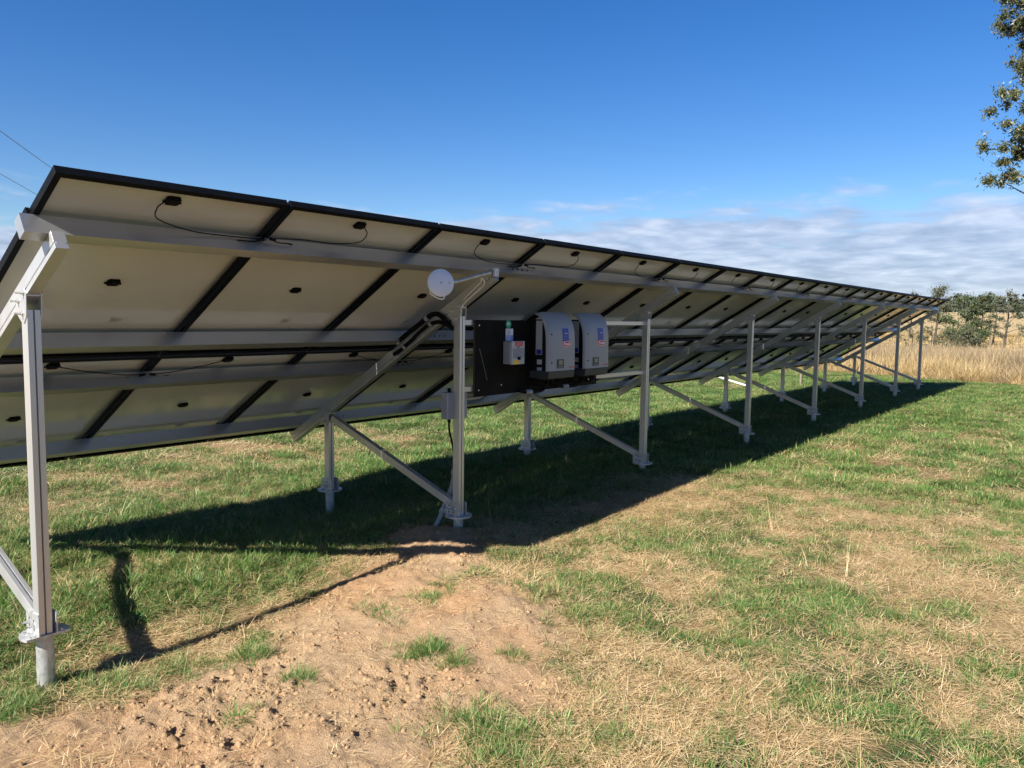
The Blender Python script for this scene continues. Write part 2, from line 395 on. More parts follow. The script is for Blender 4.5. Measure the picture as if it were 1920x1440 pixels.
# ------------------------------------------------------------------ scattered vegetation (stuff)
PROTO = {}
def proto(coll, me, mat):
    me.materials.append(mat); o = bpy.data.objects.new(me.name, me)
    if coll not in PROTO: PROTO[coll] = bpy.data.collections.new(coll)
    PROTO[coll].objects.link(o)
def strips(name, base, dirn, up, length, width, droop, seg, tint):
    """many blades at once: arrays of base points, horizontal headings, initial rise, length, width, droop"""
    n = len(base); vs_ = []; t = np.linspace(0, 1, seg + 1)
    side = np.stack([-dirn[:, 1], dirn[:, 0], np.zeros(n)], 1)
    pts = []
    for k in t:
        h = length * k
        out = h * np.sin(up + droop * k * .5); zz = h * np.cos(np.minimum(up + droop * k * .5, 2.2))
        c = base + np.stack([dirn[:, 0] * out, dirn[:, 1] * out, zz], 1)
        w = (width * (1 - k ** 1.6) * .5 + .0002)[:, None]
        pts.append(c - side * w); pts.append(c + side * w)
    V = np.stack(pts, 1).reshape(-1, 3); m_ = 2 * (seg + 1)
    F = []
    b = np.arange(n) * m_
    for k in range(seg): F.append(np.stack([b + 2 * k, b + 2 * k + 1, b + 2 * k + 3, b + 2 * k + 2], 1))
    me = quick_mesh(name, V, np.concatenate(F)); fattr(me, 'tint', np.repeat(tint, m_)); return me
def clump(name, n, rad, l0, l1, w0, w1, up0, up1, dr0, dr1, seg, z0=0.0, tint=(0, .55), dead=.1):
    a = rng.uniform(0, 2 * np.pi, n); r = rad * np.sqrt(rng.uniform(0, 1, n)); hd = a + rng.normal(0, .7, n)
    base = np.stack([r * np.cos(a), r * np.sin(a), np.full(n, z0) * rng.uniform(.2, 1, n) - .004], 1)
    d = np.stack([np.cos(hd), np.sin(hd)], 1)
    ti = rng.uniform(tint[0], tint[1], n); ti = np.where(rng.uniform(0, 1, n) < dead, rng.uniform(.6, 1, n), ti)
    return strips(name, base, d, rng.uniform(up0, up1, n), rng.uniform(l0, l1, n), rng.uniform(w0, w1, n), rng.uniform(dr0, dr1, n), seg, ti)
for k in range(5): proto('c_green_near', clump('blade_tuft', 34, .05, .03, .105, .0020, .0040, .15, 1.25, .3, 1.3, 4, dead=.12), M['grass'])
for k in range(3): proto('c_green_low', clump('low_tuft', 26, .06, .02, .065, .0024, .0042, .3, 1.3, .2, 1.0, 3, dead=.28), M['grass'])
for k in range(5): proto('c_straw_near', clump('straw_litter', 26, .08, .03, .13, .0012, .0026, 1.3, 1.62, -.1, .2, 2, .014, (.0, .6), .2), M['straw'])
for k in range(4): proto('c_green_mid', clump('turf_patch', 80, .17, .04, .11, .0036, .0065, .1, 1.0, .2, 1.1, 3, dead=.14), M['grass'])
for k in range(4): proto('c_straw_mid', clump('thatch_patch', 60, .22, .05, .16, .0026, .0048, 1.25, 1.62, -.1, .3, 2, .03, (0, .6), .2), M['straw'])
for k in range(5): proto('c_tall', clump('tall_tuft', 46, .24, .30, .85, .005, .011, .05, .95, .1, 1.3, 4, 0, (0, .6), .2), M['tall'])
for k in range(3): proto('c_tall_grey', clump('tall_weed', 46, .24, .35, .85, .006, .012, .05, .7, .1, 1.0, 4, 0, (0, .6), .2), M['tall_grey'])
for k in range(4): proto('c_tall_far', clump('tall_tuft_far', 60, .55, .4, .85, .018, .032, .05, .6, .1, .9, 3, 0, (0, .6), .2), M['tall'])
for k in range(2): proto('c_stalk', clump('seed_stalk', 3, .05, .25, .5, .002, .003, .1, .5, .3, 1.2, 6, 0, (.5, 1), 0), M['straw'])
def clod_mesh():
    mb = bpy.data.meshes.new('clod')
    import bmesh
    bm = bmesh.new(); bmesh.ops.create_icosphere(bm, subdivisions=2, radius=1.0)
    o = rng.uniform(0, 100)
    for v in bm.verts:
        q = v.co; f = .72 + .5 * float(fbm(np.array(q.x * .9 + o), np.array(q.y * .9 + q.z * 1.7), 1.0, 3, 3))
        v.co = Vector((q.x * f, q.y * f * rng.uniform(.9, 1.1), q.z * f * .75))
    bm.to_mesh(mb); bm.free(); return mb
M['clod'] = surf('clod_earth', (.30, .195, .108), .95, 0, .35, 3, .5, 12, spec=.1)
for k in range(4): proto('c_clod', clod_mesh(), M['clod'])

def scatter(name, xy, scl, coll, kind_label, cat, zoff=0.0, tilt=.12, scz=None):
    n = len(xy); z = gz(xy[:, 0], xy[:, 1]) + zoff
    me = bpy.data.meshes.new(name); me.vertices.add(n)
    me.vertices.foreach_set('co', np.stack([xy[:, 0], xy[:, 1], z], 1).astype(np.float32).ravel())
    a = me.attributes.new('rot', 'FLOAT_VECTOR', 'POINT')
    rot = np.stack([rng.normal(0, tilt, n), rng.normal(0, tilt, n), rng.uniform(0, 6.283, n)], 1)
    a.data.foreach_set('vector', rot.astype(np.float32).ravel())
    a = me.attributes.new('scl', 'FLOAT_VECTOR', 'POINT')
    s3 = np.stack([scl, scl, scl if scz is None else scz], 1); a.data.foreach_set('vector', s3.astype(np.float32).ravel())
    a = me.attributes.new('pick', 'INT', 'POINT'); a.data.foreach_set('value', rng.integers(0, 64, n).astype(np.int32))
    o = bpy.data.objects.new(name, me); COL.objects.link(o)
    ng = bpy.data.node_groups.new(name, 'GeometryNodeTree')
    ng.interface.new_socket('Geometry', in_out='INPUT', socket_type='NodeSocketGeometry')
    ng.interface.new_socket('Geometry', in_out='OUTPUT', socket_type='NodeSocketGeometry')
    gi = ng.nodes.new('NodeGroupInput'); go = ng.nodes.new('NodeGroupOutput')
    ci = ng.nodes.new('GeometryNodeCollectionInfo'); ci.inputs[0].default_value = PROTO[coll]; ci.inputs[1].default_value = True; ci.inputs[2].default_value = True
    ip = ng.nodes.new('GeometryNodeInstanceOnPoints'); ip.inputs['Pick Instance'].default_value = True
    def na(nm, t):
        q = ng.nodes.new('GeometryNodeInputNamedAttribute'); q.data_type = t; q.inputs[0].default_value = nm; return q.outputs[0]
    L = ng.links.new
    L(gi.outputs[0], ip.inputs['Points']); L(ci.outputs[0], ip.inputs['Instance']); L(na('pick', 'INT'), ip.inputs['Instance Index'])
    L(na('rot', 'FLOAT_VECTOR'), ip.inputs['Rotation']); L(na('scl', 'FLOAT_VECTOR'), ip.inputs['Scale']); L(ip.outputs[0], go.inputs[0])
    o.modifiers.new('scatter', 'NODES').node_group = ng
    tag(o, kind_label, cat, kind='stuff'); return o
FWD = math.atan2(cF[1], cF[0])
def sector(n, r0, r1, half=R(41)):
    """points spread evenly over the ground in and a little beyond the field of view"""
    r = np.sqrt(rng.uniform(r0 * r0, r1 * r1, n)); a = FWD + rng.uniform(-half, half, n)
    return np.stack([r * np.cos(a), r * np.sin(a)], 1)
def area(r0, r1, half=R(41)): return half * (r1 * r1 - r0 * r0)
def keep(xy, prob): return xy[rng.uniform(0, 1, len(xy)) < prob]
PILES = [(1.441 + 2.882 * k if k < 7 else 21.256, y) for k in range(8) for y in (3.87, 5.381)]
# near turf, 2.1 m to 9 m
q = sector(int(area(2.1, 9) * 760), 2.1, 9); g = green_mask(*q.T) * (1 - dirt_mask(*q.T))
f = fbm(q[:, 0], q[:, 1], 3.2, 3, 51)
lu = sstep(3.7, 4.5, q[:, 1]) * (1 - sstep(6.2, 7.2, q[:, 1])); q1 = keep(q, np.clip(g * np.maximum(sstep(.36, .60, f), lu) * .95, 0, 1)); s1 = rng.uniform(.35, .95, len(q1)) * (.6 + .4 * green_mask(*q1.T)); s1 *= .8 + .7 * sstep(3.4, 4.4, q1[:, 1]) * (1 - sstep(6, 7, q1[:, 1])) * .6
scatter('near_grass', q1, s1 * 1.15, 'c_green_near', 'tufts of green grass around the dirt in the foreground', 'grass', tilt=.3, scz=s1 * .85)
q = sector(int(area(2.1, 9) * 420), 2.1, 9); g = green_mask(*q.T) * (1 - dirt_mask(*q.T))
q1 = keep(q, np.clip(.10 + .6 * g, 0, 1) * (1 - dirt_mask(*q.T) * .97)); scatter('low_grass', q1, rng.uniform(.5, 1.1, len(q1)), 'c_green_low', 'thin short grass coming up through the straw', 'grass')
q = sector(int(area(2.1, 9) * 520), 2.1, 9); g = green_mask(*q.T); dm = dirt_mask(*q.T)
q1 = keep(q, np.clip(1.0 - .75 * g, 0, 1) * (1 - .90 * dm)); scatter('straw_litter', q1, rng.uniform(.7, 1.25, len(q1)), 'c_straw_near', 'flattened dry straw lying between the grass tufts', 'straw', tilt=.06)
# tufts on the dirt and along its edge
tp = []
for cx, cy, rr, nn in [(2.68, 2.60, .11, 46), (2.66, 2.41, .06, 16), (2.14, 2.89, .07, 14), (1.78, 2.82, .06, 8), (2.32, 1.97, .16, 60), (2.31, 1.80, .14, 55), (2.18, 1.72, .14, 40), (2.55, 1.55, .16, 50), (2.24, 3.42, .14, 40),
                       (1.95, 3.62, .12, 46), (1.62, 3.62, .14, 60), (1.30, 3.72, .12, 60), (1.10, 3.86, .12, 50), (3.68, 2.61, .14, 40), (3.52, 2.25, .16, 46), (2.45, 3.60, .1, 22), (2.9, 2.26, .06, 8), (2.95, 3.18, .16, 14), (3.3, 3.10, .14, 18), (1.36, 3.98, .09, 26), (1.55, 3.80, .08, 22), (1.30, 3.86, .07, 18), (4.46, 3.84, .08, 14), (4.42, 4.0, .1, 18)]:
    tp.append(np.stack([rng.normal(cx, rr * .6, nn), rng.normal(cy, rr * .6, nn)], 1))
tp = np.concatenate(tp); scatter('dirt_edge_tufts', tp, rng.uniform(.35, .95, len(tp)), 'c_green_near', 'green grass tufts standing on the bare dirt', 'grass')
q = sector(60, 2.6, 7); q = keep(q, (1 - dirt_mask(*q.T)) * .6); scatter('seed_stalks', q, rng.uniform(.4, .8, len(q)), 'c_stalk', 'thin bent seed stalks among the near grass', 'grass stalks')
# clods
q = sector(230000, 2.1, 5.4); dm = dirt_mask(*q.T); cl = sstep(.40, .66, fbm(q[:, 0], q[:, 1], 1.7, 3, 44))
q1 = keep(q, np.where(dm > .5, .10 + .90 * cl, .006)); sz = .0015 * (1 - rng.uniform(0, .997, len(q1))) ** -.5; sz = np.clip(sz, .0014, .014) * (.7 + .6 * cl.mean())
scatter('dirt_clods', q1, sz, 'c_clod', 'crumbly clods of earth strewn over the sandy dirt', 'clods', zoff=-.001, tilt=.5)
# mid turf, 9 m to 31 m
q = sector(int(area(8.2, 31) * 62), 8.2, 31); g = green_mask(*q.T) * (1 - tall_mask(*q.T)); q1 = keep(q, np.clip(.10 + .9 * g, 0, 1) * (1 - tall_mask(*q.T)))
scatter('mid_grass', q1, rng.uniform(.7, 1.3, len(q1)), 'c_green_mid', 'mown green grass stretching away along the array', 'grass', scz=rng.uniform(.45, .95, len(q1)))
q = sector(int(area(8.5, 31) * 30), 8.5, 31); g = green_mask(*q.T); q1 = keep(q, np.clip(.95 - .85 * g, 0, 1) * (1 - tall_mask(*q.T)))
scatter('mid_straw', q1, rng.uniform(.7, 1.2, len(q1)), 'c_straw_mid', 'dry cut grass lying in patches on the lawn', 'straw', tilt=.06)
# tall dry grass
q = sector(int(area(9, 44) * 15), 9, 44); q1 = keep(q, tall_mask(*q.T) * sstep(.2, .45, fbm(q[:, 0], q[:, 1], .7, 3, 61)) ** .5)
gw = sstep(.42, .6, fbm(q1[:, 0], q1[:, 1], .22, 3, 63) + .35 * sstep(29, 40, np.hypot(q1[:, 0], q1[:, 1])) - .1); gm = rng.uniform(0, 1, len(q1)) < gw; q2, q1 = q1[gm], q1[~gm]
scatter('tall_grey_grass', q2, rng.uniform(.8, 1.3, len(q2)), 'c_tall_grey', 'patches of greyish seeding grass in the dry paddock', 'dry grass', scz=(.35 + 1.0 * fbm(q2[:, 0], q2[:, 1], .5, 4, 64, .6)) * rng.uniform(.7, 1.3, len(q2)))
def edge(q_): return .38 + .62 * sstep(-.2, 2.2, np.maximum(q_[:, 0] - 25.2 - .25 * np.maximum(q_[:, 1] - 3, 0) * (q_[:, 1] < 12), q_[:, 1] - 10.9 - .02 * q_[:, 0]) + (fbm(q_[:, 0], q_[:, 1], .5, 4, 31) - .5) * 3.0)
hz = edge(q1) * (.35 + 1.0 * fbm(q1[:, 0], q1[:, 1], .45, 4, 62, .6)) * rng.uniform(.65, 1.25, len(q1))
scatter('tall_dry_grass', q1, rng.uniform(.8, 1.3, len(q1)), 'c_tall', 'tall tan dry grass of the paddock beyond the lawn', 'dry grass', scz=hz)
q = sector(int(area(44, 120, R(40)) * 3.0), 44, 120, R(40)); q1 = q[np.degrees(np.arctan2(q[:, 1], q[:, 0])) < 24]
scatter('far_dry_grass', q1, rng.uniform(.8, 1.3, len(q1)), 'c_tall_far', 'distant dry grass running up to the trees', 'dry grass', scz=rng.uniform(.25, .5, len(q1)))

# ------------------------------------------------------------------ solar array
TH = 0.5449; CT, ST = math.cos(TH), math.sin(TH)
X0, YT, ZT = 1.362, 3.4079, 2.2360
PW, PL, GAP, FT = 1.122, 1.578, .020, .036
NCOL = 18
PX0, SP, X7, YP, YR = 1.441, 2.8824, 21.256, 3.872, 5.381
def pt(x, s, off): return Vector((x, YT + s * CT - off * ST, ZT - s * ST - off * CT))
def panel_matrix(x, s):
    o = pt(x, s, 0)
    return Matrix(((1, 0, 0, o.x), (0, CT, ST, o.y), (0, -ST, CT, o.z), (0, 0, 0, 1)))      # local z = front, -z = back
WP = PW - .018
def make_panel_meshes():
    P = {}
    def lrail(a0, a1, lon, depth_dir):
        pass
    b = MB()   # long side: outer wall and back flange, open lip on the inside
    prof = [(0, 0), (.009, 0), (.009, -.003), (.002, -.003), (.002, -.0345), (.028, -.0345), (.028, -FT), (0, -FT)]
    P['long'] = b.prism(prof, lambda u, v, t: (u, t, v), 0, PL).mesh('frame_rail')
    b = MB().prism([(WP - u, v) for u, v in prof], lambda u, v, t: (u, t, v), 0, PL); P['long2'] = b.mesh('frame_rail')
    prs = [(0, 0), (.009, 0), (.009, -.003), (.002, -.003), (.002, -.0342), (.028, -.0342), (.028, -FT + .0004), (0, -FT + .0004)]
    b = MB().prism(prs, lambda u, v, t: (t, u + .0004, v - .0002), .0022, WP - .0022); P['short'] = b.mesh('frame_rail')
    b = MB().prism([(PL - u - .0004, v - .0002) for u, v in prs], lambda u, v, t: (t, u, v), .0022, WP - .0022); P['short2'] = b.mesh('frame_rail')
    P['back'] = MB().box((.0025, .003, -.0078), (WP - .0025, PL - .003, -.0055)).mesh('backsheet')
    P['glass'] = MB().box((.0026, .0031, -.0052), (WP - .0026, PL - .0031, -.0006)).mesh('glass')
    def jb(cx, cy, w, h, t):
        m_ = MB(); c = .010
        oc = [(-w / 2 + c, -h / 2), (w / 2 - c * .5, -h / 2), (w / 2, -h / 2 + c * .6), (w / 2, h / 2 - c), (w / 2 - c, h / 2), (-w / 2 + c * .4, h / 2), (-w / 2, h / 2 - c), (-w / 2, -h / 2 + c)]
        m_.prism(oc, lambda u, v, q: (cx + u, cy + v, q), -.008, -.008 - t)
        m_.prism([(u * .8, v * .8) for u, v in oc], lambda u, v, q: (cx + u, cy + v, q), -.008 - t, -.008 - t - .004)
        m_.cyl((cx - w / 2 - .004, cy + h * .18, -.008 - t * .55), (1, 0, 0), .005, .014, 8)
        m_.cyl((cx + w / 2 + .004, cy + h * .18, -.008 - t * .55), (1, 0, 0), .005, .014, 8)
        return m_.mesh('junction_box')
    P['jbt'] = jb(WP * .49, .106, .066, .050, .016); P['jbm'] = jb(WP * .49, PL * .5 + .02, .062, .046, .013)
    st = MB().box((WP * .60, 1.165, -.0084), (WP * .60 + .095, 1.225, -.0079)); P['stick'] = st.mesh('rating_label')
    pr = MB()
    for k in range(6): pr.box((WP * .60 + .008, 1.171 + .0085 * k, -.0089), (WP * .60 + .05 + .033 * ((k * 7) % 5) / 5, 1.1745 + .0085 * k, -.0085))
    P['print'] = pr.mesh('label_print')
    return P
PM = make_panel_meshes()
def cable_mesh(kind, row):
    j = .49 * WP; rr = random.Random(kind * 10 + row)
    def dz(d): return -.012 - d
    if row == 0:
        if kind == 0: pts = [(j - .040, .115, dz(.010)), (j - .066, .142, dz(.028)), (j - .04, .20, dz(.045)), (j + .15, .255, dz(.05)), (j + .36, .272, dz(.045)), (WP - .01, .262, dz(.05))]
        else: pts = [(j + .040, .115, dz(.010)), (j + .072, .145, dz(.028)), (j + .05, .205, dz(.045)), (j - .12, .238, dz(.05)), (j - .34, .240, dz(.045)), (.012, .252, dz(.05))]
    else:
        if kind == 0: pts = [(j + .040, .115, dz(.010)), (j + .2, .145, dz(.03)), (j + .42, .172, dz(.05)), (WP - .01, .178, dz(.05))]
        else: pts = [(j - .040, .115, dz(.010)), (j - .2, .144, dz(.03)), (j - .40, .168, dz(.05)), (.012, .178, dz(.05))]
    m_ = MB(); m_.tube(smooth_path(pts, 7), .0030, 6)
    # slack loop with its plug, lying over the joint of two panels
    e_ = pts[-1]; s_ = 1 if kind == 0 else -1
    lp = [(e_[0], e_[1], e_[2]), (e_[0] - s_ * .05, e_[1] + .014, e_[2] - .01), (e_[0] - s_ * .12, e_[1] + .012, e_[2] - .012), (e_[0] - s_ * .15, e_[1] + .028, e_[2] - .004), (e_[0] - s_ * .10, e_[1] + .036, e_[2])]
    m_.tube(smooth_path(lp, 5), .0030, 6)
    m_.tube([(e_[0] - s_ * .03, e_[1] + .004, e_[2] - .004), (e_[0] + s_ * .004, e_[1], e_[2] - .002)], .0085, 8)
    return m_.mesh('cable')
CABLES = {(k, r): cable_mesh(k, r) for k in (0, 1) for r in (0, 1)}
def ordinal(n): return ['first', 'second', 'third', 'fourth', 'fifth', 'sixth', 'seventh', 'eighth', 'ninth', 'tenth', 'eleventh', 'twelfth', 'thirteenth', 'fourteenth', 'fifteenth', 'sixteenth', 'seventeenth', 'eighteenth'][n]
for row in (0, 1):
    for i in range(NCOL):
        jit = random.uniform(-.0015, .0015)
        root = empty('solar_panel', mat=panel_matrix(X0 + .009 + i * PW, row * (PL + GAP) + jit))
        where = 'at the near left end' if i == 0 else ('at the far right end' if i == NCOL - 1 else f'{ordinal(i)} from the near end')
        tag(root, f'black framed solar panel in the {"upper" if row == 0 else "lower"} row, {where}', 'solar panel', f'{"upper" if row == 0 else "lower"} row of solar panels')
        for key, mt in (('long', 'black_frame'), ('long2', 'black_frame'), ('short', 'black_frame'), ('short2', 'black_frame'), ('back', 'backsheet'), ('glass', 'cell_glass')):
            link(PM[key].name.split('.')[0], PM[key], M[mt], root)
        jo = link('junction_box', PM['jbt'], M['black_plastic'], root); link('junction_box', PM['jbm'], M['black_plastic'], root)
        if i < 12 or row == 0: link('cable', CABLES[(i % 2, row)], M['rubber'], root, smooth=True)
        sl = link('rating_label', PM['stick'], M['sticker'], root)
        if i < 8: link('label_print', PM['print'], M['print_grey'], sl)
RAIL_S = [.282, 1.281, 1.786, 2.800]; RD0, RD1, RW = FT + .001, .1285, .060
for k, s in enumerate(RAIL_S):
    w_, t_ = RW, .0035
    prof = [(s, RD0), (s + w_, RD0), (s + w_, RD1), (s, RD1)]
    inner = [(s + t_, RD0 + t_), (s + w_ - t_, RD0 + t_), (s + w_ - t_, RD1 - t_), (s + t_, RD1 - t_)]
    xa, xb = X0 - .045 + random.uniform(-.008, .008), X0 + NCOL * PW - .05
    root = empty('mounting_rail', pt(xa, s + w_ / 2, RD1))
    names = ['topmost', 'second from the top', 'third from the top', 'lowest']
    tag(root, f'long grey aluminium rail under the solar panels, {names[k]} of four', 'rail', 'mounting rails under the panels')
    inv = root.location.copy()
    # hollow box section: open ends show the wall thickness
    b = MB(); n = 4
    vs_ = []
    for x in (xa, xb):
        for pr in (prof, inner):
            for a_, o_ in pr: vs_.append(pt(x, a_, o_) - inv)
    fs = []
    for q in range(4):
        q2 = (q + 1) % 4
        fs.append((q, q2, 8 + q2, 8 + q)); fs.append((4 + q2, 4 + q, 12 + q, 12 + q2))
        fs.append((q2, q, 4 + q, 4 + q2)); fs.append((8 + q, 8 + q2, 12 + q2, 12 + q))
    b.add(vs_, fs + [(4, 5, 6, 7), (15, 14, 13, 12)]); b.build('rail_section', M['alu'], root)
    # splice joints with their screws
    for jx in (PX0 + SP * 1.13, PX0 + SP * 3.2, PX0 + SP * 5.15):
        sc = MB()
        for dx in (-.09, -.03, .03, .09):
            c_ = pt(jx + dx, s - .002, (RD0 + RD1) / 2 + .01) - inv; sc.cyl(c_, (0, -CT, ST), .006, .006, 8)
        sc.build('splice_screw', M['inv_body'], root)
    # panel clamps at each joint, on the front of the panels
    cl_ = MB()
    for i in range(NCOL + 1):
        cx = X0 + i * PW; a_ = s + .03
        for sx, ex in ((-.02, .02),):
            vv = [pt(cx + u, a_ + v, o_) - inv for o_ in (-.003, RD0 - .0005) for u, v in ((-.0075, -.02), (.0075, -.02), (.0075, .02), (-.0075, .02))]
            cl_.add(vv, [(0, 1, 2, 3), (7, 6, 5, 4), (0, 4, 5, 1), (1, 5, 6, 2), (2, 6, 7, 3), (3, 7, 4, 0)])
    cl_.build('panel_clamp', M['black_frame'], root)

# support frames ------------------------------------------------------------
HW = .028; RF0, RF1 = RD1 + .0005, .2145; RS0, RS1 = .262, 2.985
def raft_z(y, off):
    s = (y - YT + off * ST) / CT; return ZT - s * ST - off * CT
def slot_profile(w, d, slot=.0035, deep=.016):
    """box outline with a narrow slot in front and back, as two channels set back to back"""
    return [(-w, -d), (-slot, -d), (-slot, -d + deep), (slot, -d + deep), (slot, -d), (w, -d), (w, d), (slot, d), (slot, d - deep), (-slot, d - deep), (-slot, d), (-w, d)]
def bolt(mb, c, sx, ln=.024, r=.0085):
    c = Vector(c); a = Vector((sx, 0, 0))
    mb.cyl(c + a * .001, a, r * 1.5, .002, 12); mb.cyl(c + a * .006, a, r, .009, 6); mb.cyl(c + a * ln * .5, a, r * .55, ln, 8)
def base_height(k): return .154
def frame_at(k, x, ground_f, ground_r):
    parts = []
    def put(mb, name, mat, **kw): parts.append((mb, name, mat, kw))
    zpl, zrl = .150, .128
    ztop = raft_z(YP, RF1) - .045
    m_ = MB().prism(slot_profile(HW, .031), lambda u, v, t: (u, YP + v, t), zpl + .012, ztop); put(m_, 'front_post', 'alu_post')
    ztr = raft_z(YR, RF1) - .030
    m_ = MB().prism(slot_profile(HW, .031), lambda u, v, t: (u, YR + v, t), zrl + .012, ztr); put(m_, 'rear_post', 'alu_post')
    # rafter: slots on its sides
    h = (RF1 - RF0) / 2; oc = (RF0 + RF1) / 2; g0, g1, dp = .012, .019, .007
    prof = [(-HW, -h), (HW, -h), (HW, g0), (HW - dp, g0), (HW - dp, g1), (HW, g1), (HW, h), (-HW, h), (-HW, g1), (-HW + dp, g1), (-HW + dp, g0), (-HW, g0)]
    put(MB().prism(prof, lambda u, v, t: tuple(Vector((u, 0, 0)) + pt(0, t, oc + v)), RS0, RS1), 'rafter', 'alu_post')
    # brace from the rear post head to the front post foot
    a = Vector((0, YR - .055, ztr + .008)); b = Vector((0, YP + .045, zpl + .088)); d = (b - a).normalized(); nn = Vector((0, -d.z, d.y))
    if nn.z < 0: nn = -nn
    bw, bh = .024, .028
    bp = [(-bw, -bh), (bw, -bh), (bw, bh), (.004, bh), (.004, bh - .012), (-.004, bh - .012), (-.004, bh), (-bw, bh)]
    ln = (b - a).length
    put(MB().prism(bp, lambda u, v, t: tuple(a + d * t + nn * v + Vector((u, 0, 0))), 0, ln), 'brace', 'alu_post')
    # head brackets: two cheeks and a saddle round the rafter
    for (yc, zt, nm) in ((YP, ztop, 'post_bracket'), (YR, ztr, 'post_bracket')):
        m_ = MB()
        for sx in (-1, 1):
            xa, xb = sx * (HW + .0006), sx * (HW + .0046)
            f0, f1 = yc - .035, yc + .055
            poly = [(f0, zt - .025), (f0 - .004, raft_z(f0, RF1) + .006), (f0 + .02, raft_z(f0 + .02, RF1) + .040), (f1 + .02, raft_z(f1 + .02, RF1) + .036), (f1 + .028, raft_z(f1 + .028, RF1) - .004), (yc + .020, zt - .055), (yc - .004, zt - .062)]
            m_.prism(poly, lambda u, v, t: (t, u, v), min(xa, xb), max(xa, xb))
        # saddle plate under the rafter
        y0, y1 = yc - .036, yc + .06
        m_.prism([(y0, raft_z(y0, RF1 + .0006)), (y1, raft_z(y1, RF1 + .0006)), (y1, raft_z(y1, RF1 + .0046)), (y0, raft_z(y0, RF1 + .0046))], lambda u, v, t: (t, u, v), -HW, HW)
        put(m_, nm, 'alu_post')
        bo = MB()
        for by, bz in ((yc - .012, raft_z(yc - .012, RF1) + .022), (yc + .045, raft_z(yc + .045, RF1) + .020), (yc + .004, zt - .018)):
            bolt(bo, (-HW - .0046, by, bz), -1, .034); bolt(bo, (HW + .0046, by, bz), 1, .016)
        put(bo, 'bolt', 'zinc')
    # feet: round plate, upright cheeks, screw pile
    for (yc, zp, gz_, rear) in ((YP, zpl, ground_f, False), (YR, zrl, ground_r, True)):
        m_ = MB(); rad = .104; n = 40
        cut = -.046 if (k == 0 and not rear) else -1
        disc = []
        for q in range(n):
            t = 2 * math.pi * q / n; u, v = rad * math.cos(t), rad * math.sin(t)
            disc.append((u + .008, max(v, cut)))
        m_.prism(disc, lambda u, v, t: (u, yc + .005 + v, t), zp, zp + .011); put(m_, 'base_plate', 'galv')
        m_ = MB()
        for xa, xb in ((-HW - .0066, -HW - .0006), (HW + .012, HW + .018)):
            y0, y1 = (yc - .044, yc + .098) if not rear else (yc - .070, yc + .070)
            m_.prism([(y0, zp + .0113), (y1, zp + .0113), (y1, zp + .098), (y1 - .012, zp + .112), (y0 + .010, zp + .112), (y0, zp + .098)], lambda u, v, t: (t, u, v), xa, xb)
        put(m_, 'base_bracket', 'galv')
        bo = MB()
        for by, bz in ((yc + .012, zp + .052), (yc + .062, zp + .060)) if not rear else ((yc - .012, zp + .055), (yc + .02, zp + .05)):
            bolt(bo, (-HW - .0066, by, bz), -1, .03, .009); bolt(bo, (HW + .018, by, bz), 1, .014, .009)
        for a_ in (.6, 2.6, 3.7, 5.6): bo.cyl((.008 + .080 * math.cos(a_), yc + .005 + max(.080 * math.sin(a_), -.03), zp + .015), (0, 0, 1), .011, .008, 6)
        put(bo, 'bolt', 'zinc')
        m_ = MB()
        for by in ((yc + .012, yc + .062) if not rear else (yc - .012, yc + .02)):
            m_.box((-HW - .0070, by - .004, zp + .025), (-HW - .00665, by + .004, zp + .040)); m_.box((-HW - .0070, by - .004, zp + .068), (-HW - .00665, by + .004, zp + .082))
        put(m_, 'bolt_slot', 'inv_body')
        m_ = MB(); m_.tube([(.006, yc + .004, gz_ - .25), (.006, yc + .004, zp - .0004)], .038, 24); put(m_, 'screw_pile', 'galv')
    return parts
for k in range(8):
    x = PX0 + SP * k if k < 7 else X7
    gf = float(gz(np.array(x), np.array(YP))); gr = float(gz(np.array(x), np.array(YR)))
    root = empty('support_frame', (x, 0, 0)); root.location = (x, YP, gf)
    where = ['nearest the camera at the left edge', 'carrying the white dish and the black conduits', 'right of the two inverters', 'third to the right of the white dish', 'fifth from the near end', 'sixth from the near end', 'second from the far end', 'at the far right end'][k]
    where = where if k != 3 else 'fourth from the near end'
    tag(root, f'aluminium support frame with posts, rafter and brace, {where}', 'support frame', 'support frames of the solar array')
    for mb, nm, mt, kw in frame_at(k, x, gf, gr):
        o = mb.build(nm, M[mt], root, smooth=nm in ('screw_pile', 'bolt'), bevel=.0012 if nm in ('front_post', 'rear_post', 'rafter', 'brace') and k < 4 else 0)
        o.matrix_parent_inverse = Matrix.Identity(4); o.location = (0, -YP, -gf)

# ------------------------------------------------------------------ equipment between the second and third front posts
def at(root, o): o.location = -root.location; return o
def text_mesh(body, size, shear=0.0, bold=0.0, align='CENTER'):
    cu = bpy.data.curves.new('lettering', 'FONT'); cu.body = body; cu.size = size; cu.shear = shear; cu.offset = bold; cu.align_x = align; cu.align_y = 'CENTER'; cu.extrude = .0003; cu.resolution_u = 3
    o = bpy.data.objects.new('lettering', cu); COL.objects.link(o)
    dg = bpy.context.evaluated_depsgraph_get(); me = bpy.data.meshes.new_from_object(o.evaluated_get(dg)); bpy.data.objects.remove(o); bpy.data.curves.remove(cu)
    me.name = 'lettering'; return me
ROT_FRONT = Matrix.Rotation(math.pi / 2, 4, 'X')                    # text plane faces -Y
def put_text(body, size, pos, mat, parent, shear=0.0, bold=0.0, align='CENTER'):
    me = text_mesh(body, size, shear, bold, align); me.transform(ROT_FRONT)
    o = link('lettering', me, mat, parent); o.location = Vector(pos) - wloc(parent); return o
def wloc(o):
    v = o.location.copy()
    while o.parent is not None: o = o.parent; v += o.location
    return v
